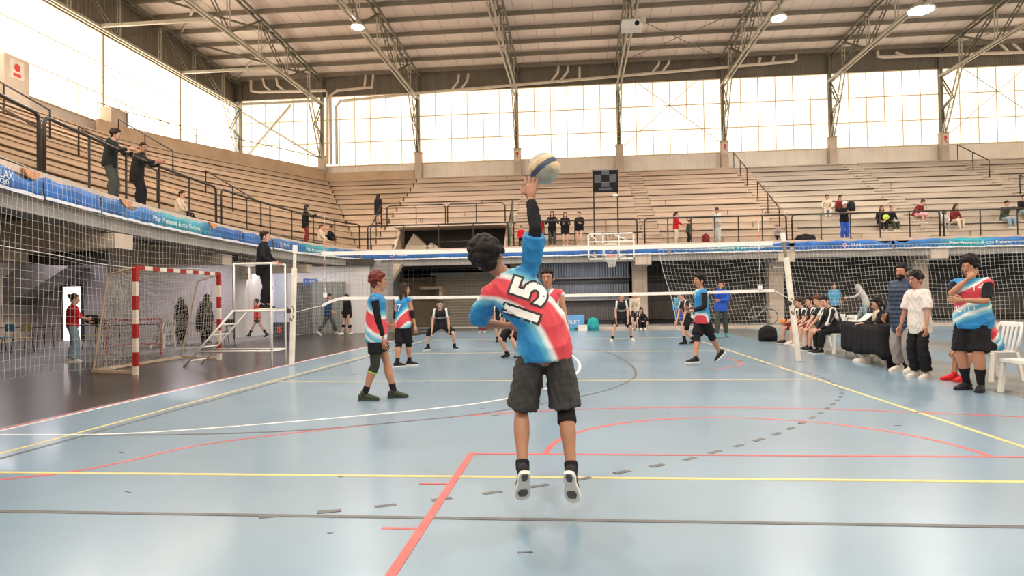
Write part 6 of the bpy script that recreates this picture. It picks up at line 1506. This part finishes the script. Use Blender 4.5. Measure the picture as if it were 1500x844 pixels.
def bicycle(loc, rz_, lab, m):
    t = empty('bicycle', loc, rz_, lab, 'bicycle', 'bicycles parked behind the net')
    for x in (-.52, .52):
        w_ = MB().tube([(x+.33*math.cos(a), 0, .34+.33*math.sin(a)) for a in [math.pi*k/12 for k in range(24)]], .018, 5, True)
        for k in range(8): a = math.pi*k/8; w_.tube([(x+.32*math.cos(a), 0, .34+.32*math.sin(a)), (x-.32*math.cos(a), 0, .34-.32*math.sin(a))], .003, 3)
        w_.build('wheel', RAILM, t)
    f = MB()
    for a, b in (((-.52, 0, .34), (-.15, 0, .30)), ((-.52, 0, .34), (-.25, 0, .80)), ((-.15, 0, .30), (-.25, 0, .80)), ((-.15, 0, .30), (.36, 0, .80)), ((-.25, 0, .78), (.36, 0, .82)), ((.36, 0, .90), (.52, 0, .34))): f.tube([a, b], .018, 6)
    f.build('frame', m, t); MB().loft([((-.38, 0, .90), .05, .03), ((-.2, 0, .89), .02, .02)], 8, (0, 1, 0)).tube([(-.25, 0, .8), (-.28, 0, .9)], .014).build('saddle', BLACK, t)
    MB().tube([(.36, 0, .88), (.34, 0, .98), (.42, -.22, 1.0)], .013).tube([(.34, 0, .98), (.42, .22, 1.0)], .013).build('handlebar', RAILM, t)
bicycle((at(1112, 480, Y=16.4).x, 16.4, .10), R(8), 'bicycle leaning behind the net left of the bench row', mat('bike_grey', (.3, .3, .3), .4))
bicycle((at(1424, 470, Y=16.4).x, 16.4, .10), R(-6), 'bicycle behind the net beyond the heavily built player', mat('bike_red', (.4, .05, .08), .4))

# left side people and furniture
human('woman in red top and wide faded jeans standing behind the goal, seen from behind', G(106, 531), -55, 1.64, dict(hR=(.12, .34, 1.10), hL=(.0, .36, 1.04), eR=(1, -.3, -.5), eL=(-1, 0, -.8), fR=(.13, 0, 0), fL=(-.13, 0, 0)),
    top=dict(m=F_['red'], sleeve=1.2, hem=-.16, i=.03, si=.03, name='red_top'), bottom=(F_['denim'], 1.96, .075), hair=('bun', 'dark'), skin='light', shoes='shoew', vox=.016)
q = G(106, 531); o = MB().loft([((0, 0, 0), .10, .09), ((.22, .02, -.05), .14, .12), ((.45, .03, -.22), .07, .06)], 12).build('bundled_coat', BK, None, True, label='black coat carried over the arm of the woman in the red top', category='coat'); o.location = q + V3((.16, .28, 1.05))
human('woman with long hair in a long dark robe behind the goal, left of two', G(265, 504), 10, 1.62, dict(hR=(.15, .3, .95), hL=(-.15, .3, .95), fR=(.08, 0, 0), fL=(-.08, 0, 0)), top=dict(m=BK, sleeve=1.9, hem=.55, i=.04, loose=.25, name='robe'), bottom=(BK, 1.9, .04), hair=('long', 'dark'), skin='light', vox=.022, fdetail=0)
human('broader person with long hair in dark clothes behind the goal, right of two', G(300, 503), -20, 1.72, dict(lean=8, hR=(.25, .1, .9), hL=(-.25, .1, .9), fR=(.1, 0, 0), fL=(-.1, 0, 0)), wd=1.25, top=dict(m=BK, sleeve=1.9, hem=.50, i=.06, loose=.3, name='coat'), bottom=(BK, 1.9, .05), hair=('long', 'dark'), skin='light', vox=.022, fdetail=0)
human('girl in red vest walking left past the bright white panel', G(378, 494), 95, 1.62, dict(fR=(.06, .42, 0), fL=(-.06, -.40, .03), fLp=25, P=(0, .02, .86), hR=(.22, .2, 1.35), eR=(1, .2, -.6), hL=(-.2, -.15, .85)),
    top=dict(m=F_['red'], sleeve=.3, hem=.08, i=.02), bottom=(BK, .5, .04), extras=[('sock', 'R', 1.45, 2, BK, .015), ('sock', 'L', 1.45, 2, BK, .015)], hair=('bun', 'dark'), skin='light', shoes='shoeb', vox=.022, fdetail=0)
human('person in navy top and grey trousers striding past the grey-green doors', G(482, 491), -88, 1.78, dict(fR=(.06, -.42, .05), fRp=30, fL=(-.06, .30, 0), P=(0, -.04, .88), lean=6, hR=(.18, .2, .95), hL=(-.2, .1, .9)),
    top=dict(m=fab('navy_top', (.02, .05, .11)), sleeve=1.88, hem=.12, i=.03, name='sweater'), bottom=(F_['dgrey'], 1.88, .03), hair=('short', 'dark'), skin='light', shoes='shoew', vox=.022, fdetail=0)
human('girl in black hoodie with bare legs and white shoes behind the red-haired player', G(509, 491), 150, 1.70, dict(fR=(.1, .2, 0), fL=(-.1, -.12, 0), hR=(.22, .1, .85), hL=(-.22, .1, .85)),
    top=dict(m=BK, sleeve=1.88, hem=.18, i=.035, loose=.15, name='hoodie'), bottom=(BK, .4, .04), extras=[('knee_sleeve', 'R', 1.1, 1.4, BK, .016), ('knee_sleeve', 'L', 1.1, 1.4, BK, .016)], hair=('tail', 'dark'), skin='light', shoes='shoew', vox=.022, fdetail=0)
def school_chair(loc, rz_, lab, m, back=True):
    t = empty('school_chair', loc, rz_, lab, 'chair', 'small chairs under the left stand')
    MB().box((-.19, -.19, .43), (.19, .19, .455)).build('seat', m, t, bevel=.01)
    if back: MB().box((-.19, -.21, .62), (.19, -.19, .85)).build('backrest', m, t, bevel=.01)
    for sx in (-1, 1):
        MB().tube([(sx*.17, -.16, .43), (sx*.2, -.24, 0)], .012).build('leg', RAILM, t); MB().tube([(sx*.17, .16, .43), (sx*.2, .22, 0)], .012).build('leg', RAILM, t)
        MB().tube([(sx*.17, -.18, .43), (sx*.17, -.2, .84)], .011).build('back_post', RAILM, t)
def school_table(loc, rz_, lab, w_=1.2, m=None):
    t = empty('folding_table', loc, rz_, lab, 'table', 'dark tables under the left stand')
    MB().box((-w_/2, -.35, .72), (w_/2, .35, .75)).build('tabletop', m or mat('dark_wood', (.05, .035, .03), .6), t)
    for sx in (-1, 1):
        for sy in (-1, 1): MB().tube([(sx*(w_/2-.08), sy*.3, .72), (sx*(w_/2-.02), sy*.32, 0)], .014).build('leg', RAILM, t)
YC = fab('pale_yellow_plastic', (.50, .47, .22), .5); 
def gz(x, y, dy=0): q = G(x, y); q.y += dy; return q
school_table(gz(24, 514), R(20), 'dark table at the left edge under the stair flight', 1.9)
school_chair(gz(33, 517), R(190), 'pale yellow chair in front of the left edge table', YC); school_chair(gz(5, 516), R(170), 'light blue chair at the left edge', fab('blue_plastic', (.1, .35, .45), .5))
school_chair(gz(18, 513, .9), R(10), 'grey chair behind the left edge table', F_['grey'])
school_chair(gz(136, 512), R(160), 'pale yellow chair right of the woman in the red top', YC); school_table(gz(129, 508), R(20), 'dark table behind the woman in the red top', .9)
school_table(gz(205, 508), R(5), 'long dark table seen through the goal net, left part', 1.8); school_table(gz(283, 505), R(5), 'long dark table seen through the goal net, right part', 2.2)
chair(gz(238, 510), R(170), 'white plastic chair seen through the goal net'); school_chair(gz(330, 506), R(160), 'dark chair just right of the far goal post', BK)
t = empty('red_barrier', gz(196, 522), R(10), 'faded red metal barrier seen through the goal net', 'barrier'); RB = mat('faded_red', (.35, .08, .08), .6)
MB().box((-.75, -.02, .30), (.75, .02, .34)).box((-.75, -.02, .95), (.75, .02, 1.0)).build('rails', RB, t)
for x in (-.7, .0, .7): MB().box((x-.02, -.02, 0), (x+.02, .02, .98)).build('upright', RB, t)
t = empty('waste_bin', gz(414, 495), 0, 'dark bin with a red emblem beside the bright white panel', 'bin'); MB().box((-.3, -.2, 0), (.3, .2, .62)).build('body', mat('bin_navy', (.03, .035, .06), .6), t, bevel=.02); MB().box((-.12, -.21, .2), (.02, -.2, .45)).build('emblem', mat('emblem_red', (.6, .06, .05), .5), t)

# ---- spectators
def on_step(px, py, snap=True):
    """point on the far stand whose seat edge shows at pixel (px, py)"""
    best = None
    for k in range(NR):
        q = at(px, py, Y=yy(k)); e = abs(q.z - (SZ+RH*(k+1)))
        if best is None or e < best[0]: best = (e, k, q.x)
    return best[1], best[2]
def spectator(px, py, lab, H, top, bottom, hair, face=180, skin='light', group='spectators seated on the far stand', pose=None, shoes='shoew', low=False, **k_):
    k, x = on_step(px, py)
    return human(lab, (x, yy(k)-.24, SZ+RH*k+.03), face, H, sit(RH, **{**dict(lean=14), **(pose or {})}), top=top, bottom=bottom, hair=hair, skin=skin, shoes=shoes, group=group, vox=.03, fdetail=0)
def J(m, **k): return dict(dict(m=m, sleeve=1.88, hem=.12, i=.03, name='jacket'), **k)
spectator(1210, 311, 'seated spectator in cream coat, upper left of the man in blue trousers', 1.68, J(F_['cream']), (F_['lightg'], 1.88, .03), ('tail', 'dark'), 165)
spectator(1233, 310, 'seated spectator in maroon top directly above the man in blue trousers', 1.62, J(F_['maroon']), (BK, 1.88, .03), ('tail', 'dark'), 190)
spectator(1291, 325, 'seated woman in black coat holding a lime green bag', 1.66, J(BK), (BK, 1.88, .04), ('long', 'brown'), 170)
spectator(1309, 325, 'seated spectator in black jacket and olive trousers right of the woman with the lime bag', 1.66, J(BK), (F_['olive'], 1.88, .03), ('buzz', 'brown'), 195)
spectator(1351, 322, 'seated spectator leaning forward in dark top and pink skirt', 1.66, J(F_['maroon']), (F_['pink'], 1.2, .06), ('short', 'dark'), 215, pose=dict(lean=42, hp=-20))
spectator(1383, 328, 'seated child in grey beside the railing gap', 1.30, J(F_['lightg']), (F_['grey'], 1.88, .03), ('long', 'dark'), 175)
spectator(1404, 322, 'seated woman in maroon jumper with long dark hair', 1.64, J(F_['maroon']), (F_['cream'], 1.88, .03), ('long', 'dark'), 200)
spectator(1478, 320, 'seated man in olive jacket and jeans near the right edge', 1.76, J(F_['olive']), (F_['denim'], 1.88, .03), ('short', 'black'), 190, pose=dict(hL=(-.04, .0, 1.0)))
spectator(1502, 318, 'seated spectator in denim at the very right edge', 1.7, J(BK), (F_['denim'], 1.88, .03), ('short', 'dark'), 185)
spectator(1139, 349, 'small seated child whose head shows above the right antenna banner', 1.1, J(F_['grey']), (BK, 1.88, .03), ('short', 'brown'), 180)
lb_k, lb_x = on_step(1291, 325); MB().ball((lb_x+.05, yy(lb_k)-.36, SZ+RH*(lb_k+1)+.30), (.15, .08, .13), 12, 8).build('lime_bag', fab('lime_cloth', (.45, .60, .10)), None, True, label='lime green bag in the lap of the seated woman in black', category='bag')
k_, x_ = on_step(1250, 312); bag((x_, yy(k_)+.25, SZ+RH*(k_+1)+.03), (.40, .3, .5), BK, 'black and white backpack on the step right of the spectator in maroon')
def on_balcony(px, Y=17.0): return (at(px, 340, Y=Y).x, Y, SZ)
def stander(px, lab, H, top, bottom, hair, face=180, pose=None, Y=16.85, skin='light', shoes='shoew', group=None, **k_):
    return human(lab, on_balcony(px, Y), face, H, pose or {}, top=top, bottom=bottom, hair=hair, skin=skin, shoes=shoes, vox=.027, fdetail=0, group=group, **k_)
RAILH = dict(hR=(.16, .26, 1.12), hL=(-.16, .26, 1.12))
stander(790, 'girl in red jacket on the far balcony just right of the raised arm', 1.50, J(F_['red']), (F_['dgrey'], 1.88, .03), ('long', 'dark'), 205, RAILH)
stander(809, 'girl in long black padded vest leaning on the far railing', 1.66, J(BK, hem=.45, sleeve=1.88), (F_['dgrey'], 1.88, .04), ('long', 'dark'), 180, dict(hR=(.22, .28, 1.2), hL=(-.22, .28, 1.2)))
stander(828, 'girl in black hoodie with bare legs looking left at the far railing', 1.60, J(BK, hem=.28, loose=.15, name='hoodie'), (BK, .3, .02), ('long', 'brown'), 190, RAILH)
stander(849, 'girl in black hoodie with bare legs right of the other three, back half turned', 1.60, J(BK, hem=.14, loose=.15, name='hoodie'), (F_['cream'], .45, .03), ('tail', 'dark'), 160, RAILH)
stander(990, 'child in red jacket and white trousers facing right on the far balcony', 1.46, J(F_['red']), (F_['cream'], 1.88, .03), ('tail', 'dark'), 250, dict(hR=(.1, .4, 1.0), hL=(-.1, .4, 1.0)))
stander(1008, 'small child in dark green crouching at the far railing', 1.10, J(F_['olive']), (BK, 1.88, .03), ('short', 'dark'), 240, dict(lean=12, hR=(.1, .4, 1.0), hL=(-.1, .4, 1.0)))
stander(1050, 'person all in white looking down at a phone on the far balcony', 1.62, J(F_['lightg']), (F_['lightg'], 1.88, .035), ('short', 'dark'), 180, dict(hp=24, hR=(.06, .24, 1.0), hL=(-.06, .24, 1.0)))
stander(1237, 'man in black jacket, white cap and blue trousers standing on the far balcony', 1.72, J(BK), (F_['blue'], 1.9, .045), ('cap', 'white'), 185, dict(hR=(.08, .26, 1.15), hL=(-.05, .26, 1.2), hp=14))
# left balcony
def on_left(px, inset=.5):
    best = None
    for k in range(1500):
        p, tt = path_at(acc_s[-1]*k/1500); q = Vector((p.x-tt.y*inset, p.y+tt.x*inset, SZ+1.0))
        if (q-V3(CAM)).dot(_f) < 1: continue
        e = abs(proj(q)[0]-px)
        if best is None or e < best[0]: best = (e, q)
    q = best[1]; return (q.x, q.y, SZ)
human('boy in dark hoodie and grey jeans leaning on the left balcony railing', on_left(165, .42), -75, 1.70, dict(lean=12, hR=(.18, .42, 1.22), hL=(-.18, .42, 1.22), hy=5, P=(0, -.08, .92)),
    top=J(fab('black_green_hoodie', (.02, .024, .022)), hem=.1, name='hoodie', hoodback=1), bottom=(F_['dgrey'], 1.9, .045), hair=('mop', 'dark'), skin='light', vox=.015, group='two boys at the left balcony railing')
human('boy in dark parka with pale hood leaning on the left balcony railing', on_left(205, .42), -80, 1.68, dict(lean=14, hR=(.14, .46, 1.20), hL=(-.2, .42, 1.22), hy=-28, P=(0, -.08, .92)),
    top=J(fab('dark_parka', (.022, .022, .02)), hem=.22, i=.04, name='parka', collar=1), bottom=(BK, 1.9, .045), hair=('short', 'dark'), skin='tan', vox=.015, group='two boys at the left balcony railing')
hq = on_left(205, .42)
q = on_left(262, 1.6); human('seated girl with glasses and dark scarf on the lowest left step', (q[0]+.4, q[1], SZ), -80, 1.55, sit(.38, 10), top=J(F_['cream']), bottom=(BK, 1.88, .03), hair=('short', 'dark'), skin='light', shoes='shoeb', vox=.02, fdetail=0)
human('woman in black coat and red trousers with both arms stretched over the railing', on_left(447, .5), -70, 1.62, dict(hR=(.14, .52, 1.28), hL=(-.14, .52, 1.28), hp=8), top=J(BK, hem=.2), bottom=(F_['maroon'], 1.9, .045), hair=('long', 'dark'), skin='light', shoes='shoew', vox=.022, fdetail=0)
q = on_left(473, 1.9); human('seated spectator in cream and orange on the corner steps', (q[0]+.3, q[1], SZ+.0), -80, 1.60, sit(.41, 6), top=J(F_['cream']), bottom=(fab('orange_cloth', (.62, .30, .12)), 1.3, .05), hair=('short', 'brown'), skin='light', vox=.026, fdetail=0)
q = on_left(497, 2.0); human('seated spectator in black with a pink bag on the corner steps', (q[0]+.3, q[1], SZ+.0), -95, 1.66, sit(.41, 10), top=J(BK), bottom=(BK, 1.88, .03), hair=('short', 'dark'), skin='tan', vox=.026, fdetail=0)
k_ = 3; q = at(551, 328, Y=yy(k_)); human('woman with long hair in patterned dress on the steps left of the stair mouth', (q.x, yy(k_)+.35, SZ+RH*(k_+1)+.03), -20, 1.64, dict(hR=(.2, .1, .85), hL=(-.2, .1, .85)), top=J(BK, hem=.34, loose=.2, name='dress'), bottom=(F_['lightg'], 1.0, .05), hair=('long', 'dark'), skin='light', shoes='shoeb', vox=.026, fdetail=0)
bag((at(1180, 348, Y=17.0).x, 17.0, SZ), (.9, .4, .3), BK, 'black bag on the balcony floor right of the right net post')
bag((at(1034, 348, Y=17.2).x, 17.2, SZ), (.35, .3, .45), F_['maroon'], 'maroon and black bag on the balcony beside the person in white')
human('small child in red behind the railing left of the raised arm', on_balcony(763, 17.2), 180, 1.05, {}, top=J(F_['red']), bottom=(BK, 1.88, .03), hair=('short', 'dark'), skin='light', vox=.028, fdetail=0)
flush()
